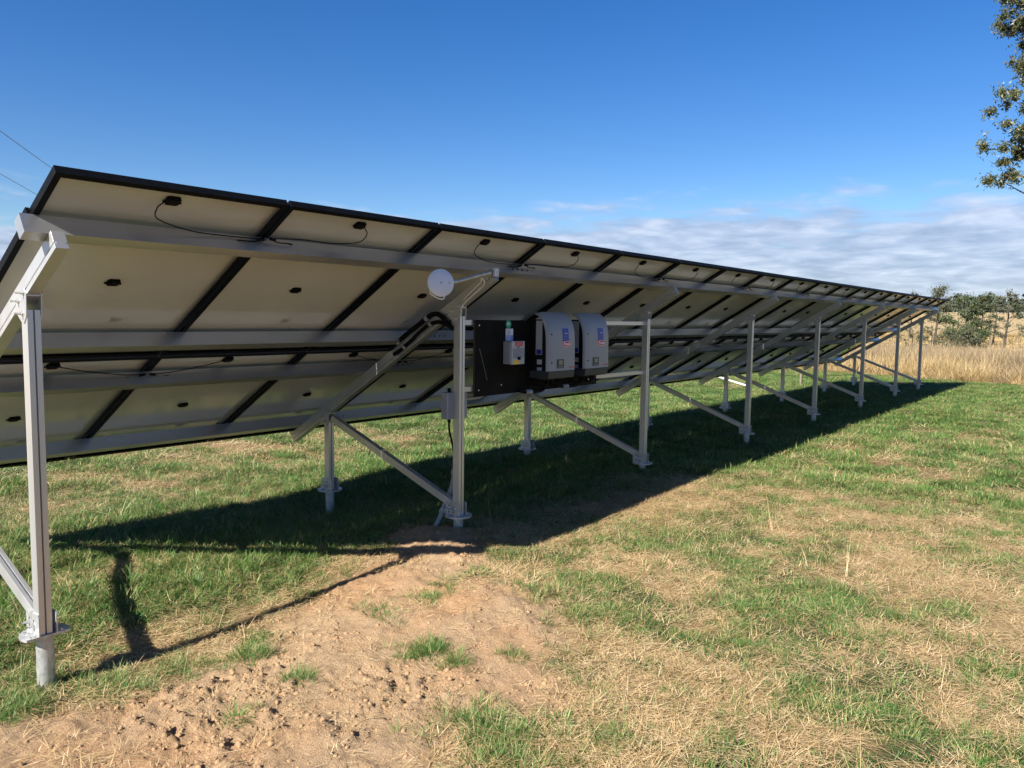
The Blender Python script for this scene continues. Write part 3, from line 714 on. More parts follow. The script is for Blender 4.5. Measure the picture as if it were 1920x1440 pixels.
P1X, P2X = PX0 + SP, PX0 + 2 * SP
for z0, nm in ((1.594, 'upper'), (1.092, 'lower')):
    root = empty('cross_strut', (P1X + HW, 3.885, z0))
    tag(root, f'{nm} grey slotted strut bridging two front posts behind the inverters', 'strut', 'struts holding the equipment board')
    b = MB(); prof = [(-.016, 0), (.016, 0), (.016, .036), (.009, .036), (.009, .031), (.012, .031), (.012, .004), (-.012, .004), (-.012, .031), (-.009, .031), (-.009, .036), (-.016, .036)]
    b.prism([(v, u) for u, v in prof], lambda u, v, t: (t, v, u), .0008, SP - 2 * HW - .0008); b.build('strut_channel', M['alu'], root)
    b = MB()
    for xx in (.012, SP - 2 * HW - .012): b.cyl((xx, -.019, .018), (0, 1, 0), .008, .006, 6)
    b.build('bolt', M['zinc'], root)
BX0, BX1, BZ0, BZ1, BY = 4.478, 6.22, 1.046, 1.632, 3.851
root = empty('equipment_board', (BX0, BY, BZ0)); tag(root, 'dark ply equipment board behind the inverters and switch box', 'board')
MB().box((0, 0, 0), (BX1 - BX0, .0165, BZ1 - BZ0)).build('board_panel', M['ply'], root, bevel=.001)
MB().box((-.0014, .0008, .001), (-.0002, .0158, BZ1 - BZ0 - .001)).build('board_edge', M['ply_edge'], root, label='brown raw edge of the ply')
b = MB()
for xx, zz in ((.045, .545), (.045, .05), (.32, .075), (.9, .55), (1.6, .55), (1.6, .05)): b.cyl((xx, -.0015, zz), (0, 1, 0), .006, .004, 8)
b.build('screw', M['zinc'], root)
b = MB().prism([(.05, .37), (.054, .37), (.15, .12), (.146, .12)], lambda u, v, t: (u, t, v), -.0006, -.0001); b.build('scratch', M['print_grey'], root)

def prof_y(z):
    zs = [1.222, 1.45, 1.51, 1.555, 1.593, 1.626, 1.704]; ys = [3.630, 3.632, 3.635, 3.641, 3.650, 3.662, 3.748]
    return float(np.interp(z, zs, ys))
def inverter(xl, label):
    W = .400; root = empty('inverter', (xl, BY, 1.17)); tag(root, label, 'inverter', 'grey wall-mounted inverters')
    L0 = root.location
    # cover: arched shell, chamfered towards its sides
    zs = [1.222, 1.32, 1.42, 1.48, 1.535, 1.57, 1.60, 1.625, 1.648, 1.668, 1.685, 1.698, 1.706, 1.710]
    cy = [(3.630, 1.222), (3.631, 1.34), (3.632, 1.45), (3.635, 1.51), (3.641, 1.555), (3.650, 1.593), (3.662, 1.626), (3.677, 1.653), (3.694, 1.675), (3.712, 1.691), (3.730, 1.700), (3.748, 1.704)]
    cols = [(0.0, .030), (.010, .012), (.030, .004), (.075, .001), (.095, 0), (W - .05, 0), (W - .02, .004), (W - .006, .014), (W, .030)]
    b = MB(); n = len(cy); V = []
    for u, ins in cols:
        for y, z in cy:
            f = min(1, (z - 1.222) / .45); V.append(Vector((xl + u, y + ins, z - ins * .8 * f)) - L0)
    F = []
    for c_ in range(len(cols) - 1):
        for r_ in range(n - 1): a = c_ * n + r_; F.append((a, a + n, a + n + 1, a + 1))
    # side returns
    m0 = len(V)
    for u in (0.0, W):
        c0 = 0 if u == 0 else (len(cols) - 1) * n
        base_i = len(V)
        for y, z in cy: V.append(Vector((xl + u, min(y + .034, 3.80), min(z, 1.708) - .006)) - L0)
        for r_ in range(n - 1): F.append((c0 + r_, c0 + r_ + 1, base_i + r_ + 1, base_i + r_) if u == 0 else (c0 + r_ + 1, c0 + r_, base_i + r_, base_i + r_ + 1))
    # underside
    idx_l = m0; idx_r = m0 + n
    F.append(tuple(c_ * n for c_ in range(len(cols))) [::-1] + (idx_l, idx_r)[::1])
    b.add(V, F); cov = b.build('cover', M['inv_cover'], root, smooth=True)
    MB().box((.055, 3.690 - BY, .02), (W - .055, -.0006, .472)).build('heat_sink', M['inv_body'], root, bevel=.004)
    MB().prism([(3.640, 1.2212), (3.838, 1.2212), (3.838, 1.160), (3.680, 1.150), (3.644, 1.160)], lambda u, v, t: (t, u - BY, v - 1.17), .012, W - .012).build('connection_cover', M['inv_base'], root, bevel=.004)
    def strip(name, mat, xa, xb, z0, z1, lift, parent, lab=None):
        m_ = MB(); rows = 8; V = []; F = []
        for r_ in range(rows + 1):
            z = z0 + (z1 - z0) * r_ / rows
            for xx in (xa, xb): V.append(Vector((xl + xx, prof_y(z) - lift, z)) - L0)
        for r_ in range(rows): a = 2 * r_; F.append((a, a + 1, a + 3, a + 2))
        m_.add(V, F); return m_.build(name, mat, parent, label=lab)
    st = strip('sticker', M['deep_blue'], .195, .282, 1.464, 1.570, .0022, root, 'dark blue sticker with white print')
    for q, (zz, wd) in enumerate(((1.556, .05), (1.500, .05), (1.478, .058))):
        strip('sticker_print', M['print_blue'], .205, .205 + wd, zz, zz + .0022, .0032, st)
    t = text_mesh('Fronius', .0125, .25, .0002); t.transform(ROT_FRONT); o = link('lettering', t, M['print_white'], st); o.location = Vector((xl + .243, prof_y(1.530) - .0034, 1.530)) - L0; o.rotation_euler = (R(-7), 0, 0)
    b = MB(); ov = [(.066 * math.cos(2 * math.pi * k / 36), .0215 * math.sin(2 * math.pi * k / 36)) for k in range(36)]
    b.prism([(u * 1.06, v * 1.14) for u, v in ov], lambda u, v, q: (.249 + u, 3.6318 - BY + q, 1.441 - 1.17 + v), -.0012, -.0024)
    rim = b.build('logo_rim', M['print_white'], root)
    b = MB().prism(ov, lambda u, v, q: (.249 + u, 3.6318 - BY + q, 1.441 - 1.17 + v), -.0026, -.0036)
    lg = b.build('logo_oval', M['print_red'], root, label='red oval logo with white italic lettering')
    t = text_mesh('Fronius', .033, .3, .0008); t.transform(ROT_FRONT); o = link('lettering', t, M['print_white'], lg); o.location = (.249, 3.6318 - BY - .0042, 1.441 - 1.17)
    b = MB().box((.110, 3.6305 - BY - .004, 1.242 - 1.17), (.208, 3.6305 - BY - .0008, 1.316 - 1.17)); ds = b.build('display', M['inv_base'], root, bevel=.003, label='dark display unit with a small screen')
    MB().box((.132, 3.6305 - BY - .0052, 1.270 - 1.17), (.186, 3.6305 - BY - .0042, 1.309 - 1.17)).build('screen', M['lcd'], ds)
    b = MB()
    for q in range(4): b.box((.128 + q * .017, 3.6305 - BY - .0054, 1.250 - 1.17), (.139 + q * .017, 3.6305 - BY - .0042, 1.258 - 1.17))
    b.build('button', M['grey_box'], ds)
    b = MB()
    for zz in (1.520, 1.288): b.cyl((.040, prof_y(zz) + .0025 - BY, zz - 1.17), (0, 1, 0), .0065, .006, 12)
    b.build('screw', M['inv_body'], root)
    t = text_mesh('FRONIUS PRIMO', .0135, 0, .0002, 'RIGHT'); t.transform(ROT_FRONT); o = link('lettering', t, M['print_red'], root); o.location = (.385, 3.632 - BY - .0022, 1.246 - 1.17)
    MB().box((.0545, 3.742 - BY, 1.352 - 1.17), (.0548, 3.806 - BY, 1.63 - 1.17)).build('side_sticker', M['sticker'], root, label='tall pale sticker on the side')
    MB().box((.0541, 3.748 - BY, 1.356 - 1.17), (.0544, 3.800 - BY, 1.395 - 1.17)).build('side_print', M['deep_blue'], root)
    for zz in (1.272, 1.207):
        MB().box((.0545, 3.742 - BY, zz - 1.17), (.0548, 3.792 - BY, zz + .040 - 1.17)).build('side_sticker', M['sticker'], root)
    MB().box((.150, 3.646 - BY, 1.172 - 1.17), (.185, 3.649 - BY, 1.192 - 1.17)).build('tag', M['print_white'], root)
    # glands, plugs and leads hanging from the underside
    g = MB()
    for xx in (.10, .15, .20, .26, .31): g.cyl((xx, 3.75 - BY, -.022), (0, 0, 1), .012, .03, 10)
    g.build('cable_gland', M['black_plastic'], root, smooth=True)
    g = MB()
    for xx, a_, dp in ((.10, -.05, .075), (.15, -.09, .085), (.20, .04, .06), (.26, .07, .07), (.31, -.06, .08)):
        g.tube(smooth_path([(xx, 3.75 - BY, -.035), (xx + a_ * .2, 3.745 - BY, -.06), (xx + a_ * .7, 3.76 - BY, -dp), (xx + a_ * 1.4, 3.80 - BY, -dp + .02), (xx + a_ * 1.5, 3.835 - BY, -.02)], 5), .0075, 7)
    g.build('lead', M['rubber'], root, smooth=True)
    return root
inverter(5.140, 'left grey inverter with arched cover, nearer the switch box')
inverter(5.688, 'right grey inverter with arched cover, nearer the bare strut')
# conduits under the board feeding the inverters
for q, (xs, zz) in enumerate(((5.10, 1.062), (5.63, 1.075))):
    root = empty('inverter_conduit', (xs, 3.80, zz)); tag(root, f'black conduit with pale coupling below the {"left" if q == 0 else "right"} inverter', 'conduit', 'conduits below the inverters')
    b = MB(); b.tube(smooth_path([(-.12, .01, .005), (-.03, 0, -.012), (.06, -.01, -.012), (.16, -.02, -.004), (.20, -.03, .04), (.205, -.035, .085)], 6), .016, 10); b.build('hose', M['rubber'], root, smooth=True)
    b = MB(); b.cyl((0, -.004, -.012), (1, -.05, 0), .021, .045, 14); b.cyl((-.035, 0, -.011), (1, -.02, 0), .0185, .02, 14); b.build('coupling', M['grey_pvc'], root, smooth=True)
# switch box
root = empty('switch_box', (4.818, BY, 1.286)); tag(root, 'grey isolator switch box with red and yellow labels on the dark board', 'switch box')
dpt = BY - 3.758
MB().box((0, -dpt + .022, 0), (.160, -.0005, .180)).build('enclosure', M['grey_box'], root, bevel=.004)
MB().box((-.0015, -dpt, -.0015), (.1615, -dpt + .0215, .1815)).build('lid', M['sticker'], root, bevel=.003)
b = MB()
for q in range(6): b.box((-.0035, -dpt + .030 + q * .0098, .004), (-.0002, -dpt + .034 + q * .0098, .176))
b.build('rib', M['grey_box'], root)
rl = MB().box((.034, -dpt - .0016, .142), (.132, -dpt - .0004, .177)).build('warning_label', M['print_red'], root, label='red warning label')
b = MB()
for q in range(3): b.box((.040, -dpt - .0024, .148 + q * .009), (.126 - .01 * (q % 2), -dpt - .0018, .1505 + q * .009))
b.build('label_print', M['sticker'], rl)
dl = MB().box((.008, -dpt - .0016, .048), (.154, -dpt - .0004, .126)).build('rating_label', M['grey_box'], root, label='grey rating label with fine print')
b = MB()
for q in range(7): b.box((.013, -dpt - .0024, .053 + q * .0102), (.06 + .083 * ((q * 5) % 7) / 7, -dpt - .0018, .0565 + q * .0102))
b.build('label_print', M['print_grey'], dl)
MB().box((.062, -dpt - .0018, .127), (.092, -dpt - .0004, .139)).build('maker_plate', M['print_grey'], root)
b = MB(); b.cyl((.079, -dpt - .006, .047), (0, 1, 0), .012, .012, 14); b.box((.073, -dpt - .020, .034), (.085, -dpt - .0125, .060)); b.build('knob', M['black_plastic'], root)
MB().box((.018, -dpt - .0016, .002), (.086, -dpt - .0004, .032)).build('caution_label', M['print_yellow'], root, label='yellow caution label')
# round sign and printed plate
root = empty('round_sign', (4.882, BY - .0005, 1.600)); tag(root, 'small round green sign reading PV above the white plate', 'sign')
b = MB(); b.prism([(.033 * math.cos(2 * math.pi * k / 32), .033 * math.sin(2 * math.pi * k / 32)) for k in range(32)], lambda u, v, t: (u, t, v), -.002, 0); b.build('sign_disc', M['print_green'], root)
t = text_mesh('PV', .033, 0, .0008); t.transform(ROT_FRONT); o = link('lettering', t, M['print_white'], root); o.location = (0, -.0026, 0)
root = empty('notice_plate', (4.849, BY - .0005, 1.470)); tag(root, 'small white printed notice just below the round green sign', 'notice')
MB().box((0, -.002, 0), (.092, 0, .095)).build('plate', M['print_white'], root)
MB().box((.004, -.0028, .004), (.088, -.0022, .044)).build('blue_panel', M['print_blue'], root)
b = MB()
for q in range(6): b.box((.008, -.0028, .050 + q * .0068), (.05 + .03 * ((q * 3) % 4) / 4, -.0022, .0528 + q * .0068))
b.build('notice_print', M['print_grey'], root)
b = MB()
for q in range(4): b.box((.010, -.0036, .009 + q * .0085), (.06 + .02 * (q % 2), -.003, .0125 + q * .0085))
b.build('blue_panel_print', M['print_white'], root)
# grey junction enclosure behind the second post
root = empty('post_enclosure', (4.236, 3.906, .890)); tag(root, 'grey box enclosure fixed behind the post under the dish', 'enclosure')
MB().box((0, 0, 0), (.221, .066, .200)).build('enclosure_body', M['grey_box'], root, bevel=.005)
b = MB()
for q in range(7): b.box((-.003, .007 + q * .008, .006), (-.0003, .010 + q * .008, .194))
for q in range(3): b.box((.010 + q * .012, -.003, .006), (.014 + q * .012, -.0003, .194))
b.build('rib', M['grey_box'], root)
b = MB(); b.cyl((.05, .03, -.012), (0, 0, 1), .013, .024, 10); b.cyl((.20, .03, -.010), (0, 0, 1), .012, .02, 10); b.cyl((.05, .03, .216), (0, 0, 1), .014, .03, 10); b.build('cable_gland', M['black_plastic'], root, smooth=True)
def pipe(name, pts, r, mat, label, cat, n=8, seg=10, rings=None, group=None):
    root = empty(name, pts[0]); tag(root, label, cat, group); o = Vector(pts[0])
    path = [p_ - o for p_ in smooth_path(pts, n)]
    MB().tube(path, r, seg).build('pipe_run', M[mat], root, smooth=True)
    if rings:
        b = MB()
        for f_ in rings:
            i_ = min(int(f_ * (len(path) - 1)), len(path) - 2); d = (path[i_ + 1] - path[i_]).normalized()
            b.cyl(path[i_], d, r * 1.35, r * 1.6, seg)
        b.build('saddle_clip', M['grey_pvc' if mat != 'grey_pvc' else 'galv'], root, smooth=True)
    return root
pipe('grey_conduit', [(4.458, 3.938, 1.030), (4.54, 3.938, 1.028), (4.62, 3.936, 1.030), (4.668, 3.934, 1.046), (4.69, 3.930, 1.085), (4.694, 3.925, 1.15)], .0155, 'grey_pvc', 'grey bent conduit from the post enclosure up behind the board', 'conduit')
pipe('grey_conduit', [(4.458, 3.95, 1.062), (4.53, 3.95, 1.062), (4.585, 3.948, 1.07), (4.60, 3.945, 1.12)], .012, 'grey_pvc', 'short grey conduit just above the bent one beside the enclosure', 'conduit')
pipe('down_cable', [(4.286, 3.936, .868), (4.30, 3.945, .80), (4.35, 3.952, .66), (4.375, 3.955, .48)], .0075, 'rubber', 'thin dark cable running down the post below the grey enclosure', 'cable')
pipe('ground_conduit', [(4.375, 3.955, .50), (4.395, 3.985, .42), (4.41, 4.02, .33), (4.388, 4.062, .21), (4.335, 4.062, .12), (4.262, 4.056, .03), (4.21, 4.05, -.06)], .0185, 'grey_pvc', 'flexible grey conduit curving from the post down into the dirt', 'conduit', rings=(.08, .45, .62))
xr = P1X - HW - .019
pipe('rafter_conduit', [(xr, 4.56, 1.395), (xr, 4.50, 1.437), (xr, 4.37, 1.517), (xr, 4.22, 1.606), (xr, 4.145, 1.650), (xr, 4.10, 1.670), (xr - .002, 4.05, 1.672), (xr, 4.00, 1.648), (xr, 3.962, 1.618), (xr + .004, 3.93, 1.60)], .0185, 'rubber', 'thicker black conduit clipped along the rafter beneath the dish', 'conduit', rings=(.14, .42), group='black conduits on the rafter')
pipe('rafter_conduit', [(xr, 4.52, 1.352), (xr, 4.44, 1.392), (xr, 4.33, 1.465), (xr, 4.22, 1.545), (xr, 4.14, 1.590), (xr, 4.06, 1.612), (xr, 3.99, 1.606), (xr, 3.93, 1.585)], .0150, 'rubber', 'thinner black conduit on the rafter below the thicker one', 'conduit', rings=(.2, .62), group='black conduits on the rafter')
pipe('conduit_link', [(xr + .004, 3.93, 1.590), (xr + .006, 3.915, 1.575), (P1X - .01, 3.922, 1.566), (P1X + .06, 3.925, 1.57), (4.52, 3.92, 1.565)], .0165, 'rubber', 'black conduit passing behind the post to the dark board', 'conduit')
# dish antenna on the head of the second frame
dc = Vector((3.672, 3.452, 1.868)); dn = Vector((-.46, -.88, .06)).normalized(); da = dn.cross(Vector((0, 0, 1))).normalized(); db = da.cross(dn)
root = empty('dish_antenna', dc); tag(root, 'small round white dish antenna on a bent arm at the rafter head', 'antenna')
def lathe(mb, prof, n=48):
    V = []; F = []
    for r_, h_ in prof:
        for k in range(n):
            t = 2 * math.pi * k / n; V.append(da * (r_ * math.cos(t)) + db * (r_ * math.sin(t)) + dn * h_)
    for i in range(len(prof) - 1):
        for k in range(n): k2 = (k + 1) % n; F.append((i * n + k, i * n + k2, (i + 1) * n + k2, (i + 1) * n + k))
    F.append(tuple(range(n))[::-1]); F.append(tuple((len(prof) - 1) * n + k for k in range(n))); mb.add(V, F); return mb
lathe(MB(), [(r_ * .72, h_) for r_, h_ in [(.035, -.060), (.075, -.048), (.105, -.03), (.122, -.008), (.124, .0), (.121, .006)]]).build('reflector', M['dish'], root, smooth=True)
lathe(MB(), [(r_ * .72, h_) for r_, h_ in [(.1195, .004), (.112, .009), (.07, .014), (.02, .016), (.002, .0165)]]).build('radome', M['dish'], root, smooth=True)
b = MB(); b.tube([da * .002 + dn * .0165, da * .002 + dn * .020], .005, 12); b.tube([da * -.054 + dn * .0125, da * -.054 + dn * .0160], .004, 10); b.build('mark', M['print_grey'], root, smooth=True)
arm = [Vector((.03, .05, -.005)), Vector((.12, .075, .004)), Vector((.25, .085, .022)), Vector((.40, .080, .058)), Vector((.53, .070, .088)), Vector((.585, .068, .098))]
MB().tube(smooth_path(arm, 6), .0135, 12).build('arm', M['galv'], root, smooth=True)
b = MB(); b.box((.585, .045, .072), (.640, .051, .128)); b.box((.640, .045, .066), (.646, .125, .128)); b.box((.585, .0515, .112), (.640, .10, .118)); br = b.build('mount_bracket', M['galv'], root)
b = MB()
for zz in (.084, .100, .116): b.cyl((.600, .042, zz), (0, 1, 0), .006, .006, 6)
b.build('bolt', M['zinc'], br)
lp = [da * .03 - db * .118 + dn * -.01, da * .05 - db * .14 + dn * -.01, da * -.01 - db * .150 + dn * -.02, da * .06 - db * .10 - dn * .05, da * .085 - db * .05 - dn * .06]
lp = [da * -.025 - db * .084 + dn * -.004, da * -.022 - db * .099 + dn * -.006, da * .0 - db * .102 + dn * -.012, da * .036 - db * .085 - dn * .025, da * .061 - db * .06 - dn * .035, da * .043 - db * .014 - dn * .055]
MB().tube(smooth_path(lp, 6), .0038, 7).build('lead', M['white_pvc'], root, smooth=True)
pipe('antenna_cable', [(4.20, 3.55, 1.925), (4.265, 3.585, 1.895), (4.280, 3.63, 1.862), (4.285, 3.70, 1.818), (4.286, 3.78, 1.762), (4.295, 3.832, 1.715), (4.318, 3.845, 1.690), (4.325, 3.86, 1.66)], .0042, 'white_pvc', 'pale thin cable looping from the dish arm down to the post top', 'cable')
pipe('antenna_cable', [(4.20, 3.56, 1.925), (4.24, 3.60, 1.90), (4.262, 3.66, 1.868), (4.27, 3.72, 1.83), (4.288, 3.80, 1.78)], .0042, 'white_pvc', 'second pale cable tied beside the looping one under the rail', 'cable')

# ------------------------------------------------------------------ small things on the grass behind
def gpt(x, y, dz=0.0): return Vector((x, y, float(gz(np.array(x), np.array(y))) + dz))
a, b_ = gpt(22.0, 9.7, .06), gpt(18.6, 7.15, .05)
root = empty('white_pipe', b_); tag(root, 'white plastic pipe lying on the grass behind the array', 'pipe')
MB().tube([(0, 0, 0), (a - b_) * .5 + Vector((0, 0, -.006)), a - b_], .026, 12).build('pipe_body', M['white_pvc'], root, smooth=True)
d = (a - b_).normalized(); MB().cyl(d * .05, d, .032, .1, 14).build('coupling', M['white_pvc'], root, smooth=True)
g_ = gpt(20.7, 6.55); root = empty('short_stake', g_); tag(root, 'short dark stake standing in the grass behind the rear posts', 'stake')
MB().prism([(-.022, -.022), (.022, -.022), (.022, .022), (-.022, .022)], lambda u, v, t: (u, v, t), -.1, .30).build('stake_shaft', M['weathered_wood'], root)
MB().prism([(-.026, -.026), (.026, -.026), (.026, .026), (-.026, .026)], lambda u, v, t: (u, v, t), .3003, .315).build('stake_cap', M['dark_bark'], root)

# overhead wires behind the array
def wire(name, p0, p1, sag, label):
    root = empty(name, p0); tag(root, label, 'wire', 'overhead power wires'); p0 = Vector(p0); p1 = Vector(p1)
    path = [(p1 - p0) * t - Vector((0, 0, 4 * sag * t * (1 - t))) for t in np.linspace(0, 1, 40)]
    MB().tube(path, .011, 6).build('conductor', M['wire'], root, smooth=True)
wd = Vector((math.cos(R(54.9)), math.sin(R(54.9)), 0))
def ray_dir(u, v):
    return (vF + vR * ((u - 960) / 1461.19) + vU * ((720 - v) / 1461.19))
HT = 7.6
def wire_through(u, v, h):
    d_ = ray_dir(u, v); return CAM + d_ * ((h - CAM.z) / d_.z)
for (u, v, lab) in ((0, 238, 'upper thin dark power wire crossing the sky at left'), (0, 320, 'lower thin dark power wire crossing the sky at left')):
    q_ = wire_through(u, v, HT); a_ = q_ - wd * 24; c_ = q_ + wd * 66
    a_.z = HT + .55; c_.z = HT + .2
    wire('power_wire', a_, c_, 0.75, lab)
# the far pole that carries them, hidden behind the panels from here
q1_ = wire_through(0, 238, HT) + wd * 66; q2_ = wire_through(0, 320, HT) + wd * 66
pc = (q1_ + q2_) / 2; pg = gpt(pc.x, pc.y); root = empty('power_pole', pg); tag(root, 'timber power pole carrying the wires far behind the array', 'pole')
MB().tube([(0, 0, -.5), (0, 0, HT + .4 - pg.z)], [.16, .11], 12).build('pole_shaft', M['weathered_wood'], root, smooth=True)
ca = (q1_ - pc); MB().tube([ca * 1.06 + Vector((.0, 0, HT + .1 - pg.z - ca.z)), -ca * 1.06 + Vector((0, 0, HT + .1 - pg.z + ca.z))], .06, 8).build('cross_arm', M['weathered_wood'], root)

# ------------------------------------------------------------------ trees
def leaf_quads(centres, size, name, aspect=2.2, droop=.0, tint=None):
    n = len(centres); th = rng.uniform(0, 6.283, n); ph = np.arccos(rng.uniform(-1, 1, n))
    ax = np.stack([np.sin(ph) * np.cos(th), np.sin(ph) * np.sin(th), np.cos(ph) - droop], 1); ax /= np.linalg.norm(ax, axis=1)[:, None]
    rv = rng.normal(size=(n, 3)); sd_ = np.cross(ax, rv); sd_ /= np.linalg.norm(sd_, axis=1)[:, None] + 1e-9
    sz = size * rng.uniform(.6, 1.3, n)[:, None]
    a_ = ax * sz * .5; b_ = sd_ * sz * .5 / aspect
    V = np.stack([centres - a_, centres + b_ * 1.0 - a_ * .1, centres + a_, centres - b_ - a_ * .1], 1).reshape(-1, 3)
    F = np.arange(4 * n).reshape(n, 4); me = quick_mesh(name, V, F)
    ti = rng.uniform(0, .8, n) if tint is None else tint
    fattr(me, 'tint', np.repeat(ti, 4)); return me
def clumps(n, cs, rs, shell=.55):
    """points in ellipsoidal clumps, thicker towards their outsides"""
    cs = np.asarray(cs, float); rs = np.asarray(rs, float); vol = rs.prod(axis=1) ** .8; k = rng.choice(len(cs), n, p=vol / vol.sum())
    d_ = rng.normal(size=(n, 3)); d_ /= np.linalg.norm(d_, axis=1)[:, None]; r_ = np.minimum(np.abs(rng.normal(.35, .42, n)), 1.5)
    return cs[k] + d_ * rs[k] * r_[:, None], k
def small_tree(name, az, dist, top_el, width, base_w, label, cat, leaf, bark, shape='cone', nl=2600, trunk_vis=.12, lean=0.0, group='paddock trees and shrubs'):
    x, y = dist * math.cos(R(az)), dist * math.sin(R(az)); g0 = float(gz(np.array(x), np.array(y)))
    H = dist * math.tan(R(top_el)) + 1.65 - g0
    root = empty(name, (x, y, g0)); tag(root, label, cat, group)
    rr = np.random.default_rng(int(az * 1000) % 9999)
    tr = MB(); tops = []
    tw = max(.05, H * .022)
    path = [Vector((lean * H * t * t + .03 * H * math.sin(5 * t), .02 * H * math.cos(4 * t), H * .92 * t - .15)) for t in np.linspace(0, 1, 9)]
    tr.tube(path, [tw * (1 - .85 * t) for t in np.linspace(0, 1, 9)], 8)
    cs, rs = [], []
    nb = 16 if shape != 'bush' else 12
    for b_ in range(nb):
        t = trunk_vis + (1 - trunk_vis) * (b_ + .5) / nb; i_ = min(int(t * 8), 7); p0 = path[i_].lerp(path[i_ + 1], t * 8 - i_)
        a_ = b_ * 2.4 + rr.uniform(-.4, .4)
        if shape == 'cone': w = width * (1.0 - .80 * t) * rr.uniform(.6, 1.15)
        elif shape == 'round': w = width * (.35 + .65 * math.sin(math.pi * min(t * .92 + .08, 1))) * rr.uniform(.6, 1.1)
        elif shape == 'sparse': w = width * rr.uniform(.35, 1.15) * (.5 + .5 * math.sin(math.pi * t))
        else: w = width * (.75 + .25 * math.sin(math.pi * t)) * math.sqrt(max(1 - t * t * .8, .05)) * rr.uniform(.7, 1.1)
        tip = p0 + Vector((math.cos(a_) * w, math.sin(a_) * w, w * rr.uniform(.1, .5)))
        tr.tube([p0, p0.lerp(tip, .5) + Vector((0, 0, w * .06)), tip], [tw * .35 * (1 - t * .6), tw * .2, tw * .08], 5)
        for f_ in ((.55, .9), (.95, 1.0)) if shape != 'sparse' else ((1.0, .75),):
            c_ = p0.lerp(tip, f_[0]); cs.append(c_); q_ = max(.055 * H if shape == 'cone' else .11 * H, w * .52) * f_[1] * (1 if shape != 'sparse' else .8)
            rs.append((q_, q_, q_ * rr.uniform(.55, .85)))
    cs.append(path[-1]); rs.append((width * .22, width * .22, H * .10))
    pts, k_ = clumps(nl, [tuple(c_) for c_ in cs], rs)
    pts[:, 2] = np.maximum(pts[:, 2], .08)
    tr.build('trunk', M[bark], root, smooth=True)
    tint = np.clip(rng.uniform(0, .5, nl) + (k_ % 5) * .09, 0, 1)
    me = leaf_quads(pts, max(.08, H * .027), 'crown', 1.8, .1, tint); link('crown', me, M[leaf], root)
    return root
def az_of(u, v=600):
    d_ = ray_dir(u, v); return math.degrees(math.atan2(d_.y, d_.x))
def el_of(u, v):
    d_ = ray_dir(u, v); return math.degrees(math.asin(d_.z / d_.length))
small_tree('paddock_tree', az_of(1757), 75, el_of(1757, 528), 1.0, 0, 'tall pointed grey-green tree just behind the far panel corner', 'tree', 'grey_leaf', 'dark_bark', 'round', 5200, .35)
small_tree('paddock_tree', az_of(1708), 80, el_of(1708, 540), 1.0, 0, 'thin treetop peeping above the far panels', 'tree', 'grey_leaf', 'dark_bark', 'sparse', 900, .3)
small_tree('paddock_tree', az_of(1810), 55, el_of(1808, 545), 1.7, 0, 'dense dark green conical tree beyond the far end of the array', 'tree', 'tree_leaf', 'dark_bark', 'cone', 15000, .10)
small_tree('paddock_tree', az_of(1840), 58, el_of(1840, 545), .75, 0, 'green tree with russet top right of the dense conical one', 'tree', 'red_leaf', 'dark_bark', 'round', 4200, .30, .06)
small_tree('paddock_tree', az_of(1888), 54, el_of(1888, 538), 1.05, 0, 'sparse grey-brown tree with open crown near the right edge', 'tree', 'grey_leaf', 'dark_bark', 'sparse', 3000, .25)
small_tree('paddock_tree', az_of(1866), 62, el_of(1868, 556), .7, 0, 'thin grey sapling between the russet and the sparse tree', 'tree', 'grey_leaf', 'dark_bark', 'sparse', 900, .3)
small_tree('paddock_tree', az_of(1940), 64, el_of(1920, 572), 1.0, 0, 'grey-green tree at the right edge of the paddock', 'tree', 'olive_leaf', 'dark_bark', 'round', 1800, .2)
small_tree('shrub', az_of(1748), 46, el_of(1748, 603), .85, 0, 'dark olive shrub left of the dense conical tree', 'shrub', 'olive_leaf', 'dark_bark', 'bush', 2200, .02)
small_tree('shrub', az_of(1785), 45, el_of(1785, 612), .75, 0, 'low olive shrub in front of the dense conical tree', 'shrub', 'olive_leaf', 'dark_bark', 'bush', 1800, .02)
small_tree('shrub', az_of(1817), 44, el_of(1817, 603), .95, 0, 'rounded brown-green shrub before the leaning tree trunk', 'shrub', 'olive_leaf', 'dark_bark', 'bush', 2200, .02)
small_tree('shrub', az_of(1712), 48, el_of(1712, 612), .9, 0, 'low grey-green shrub seen below the last rafter', 'shrub', 'olive_leaf', 'dark_bark', 'bush', 1600, .02)
small_tree('shrub', az_of(1708), 90, el_of(1708, 588), 1.8, 0, 'pale green bush seen under the far panels', 'shrub', 'tree_leaf', 'dark_bark', 'bush', 1600, .02)

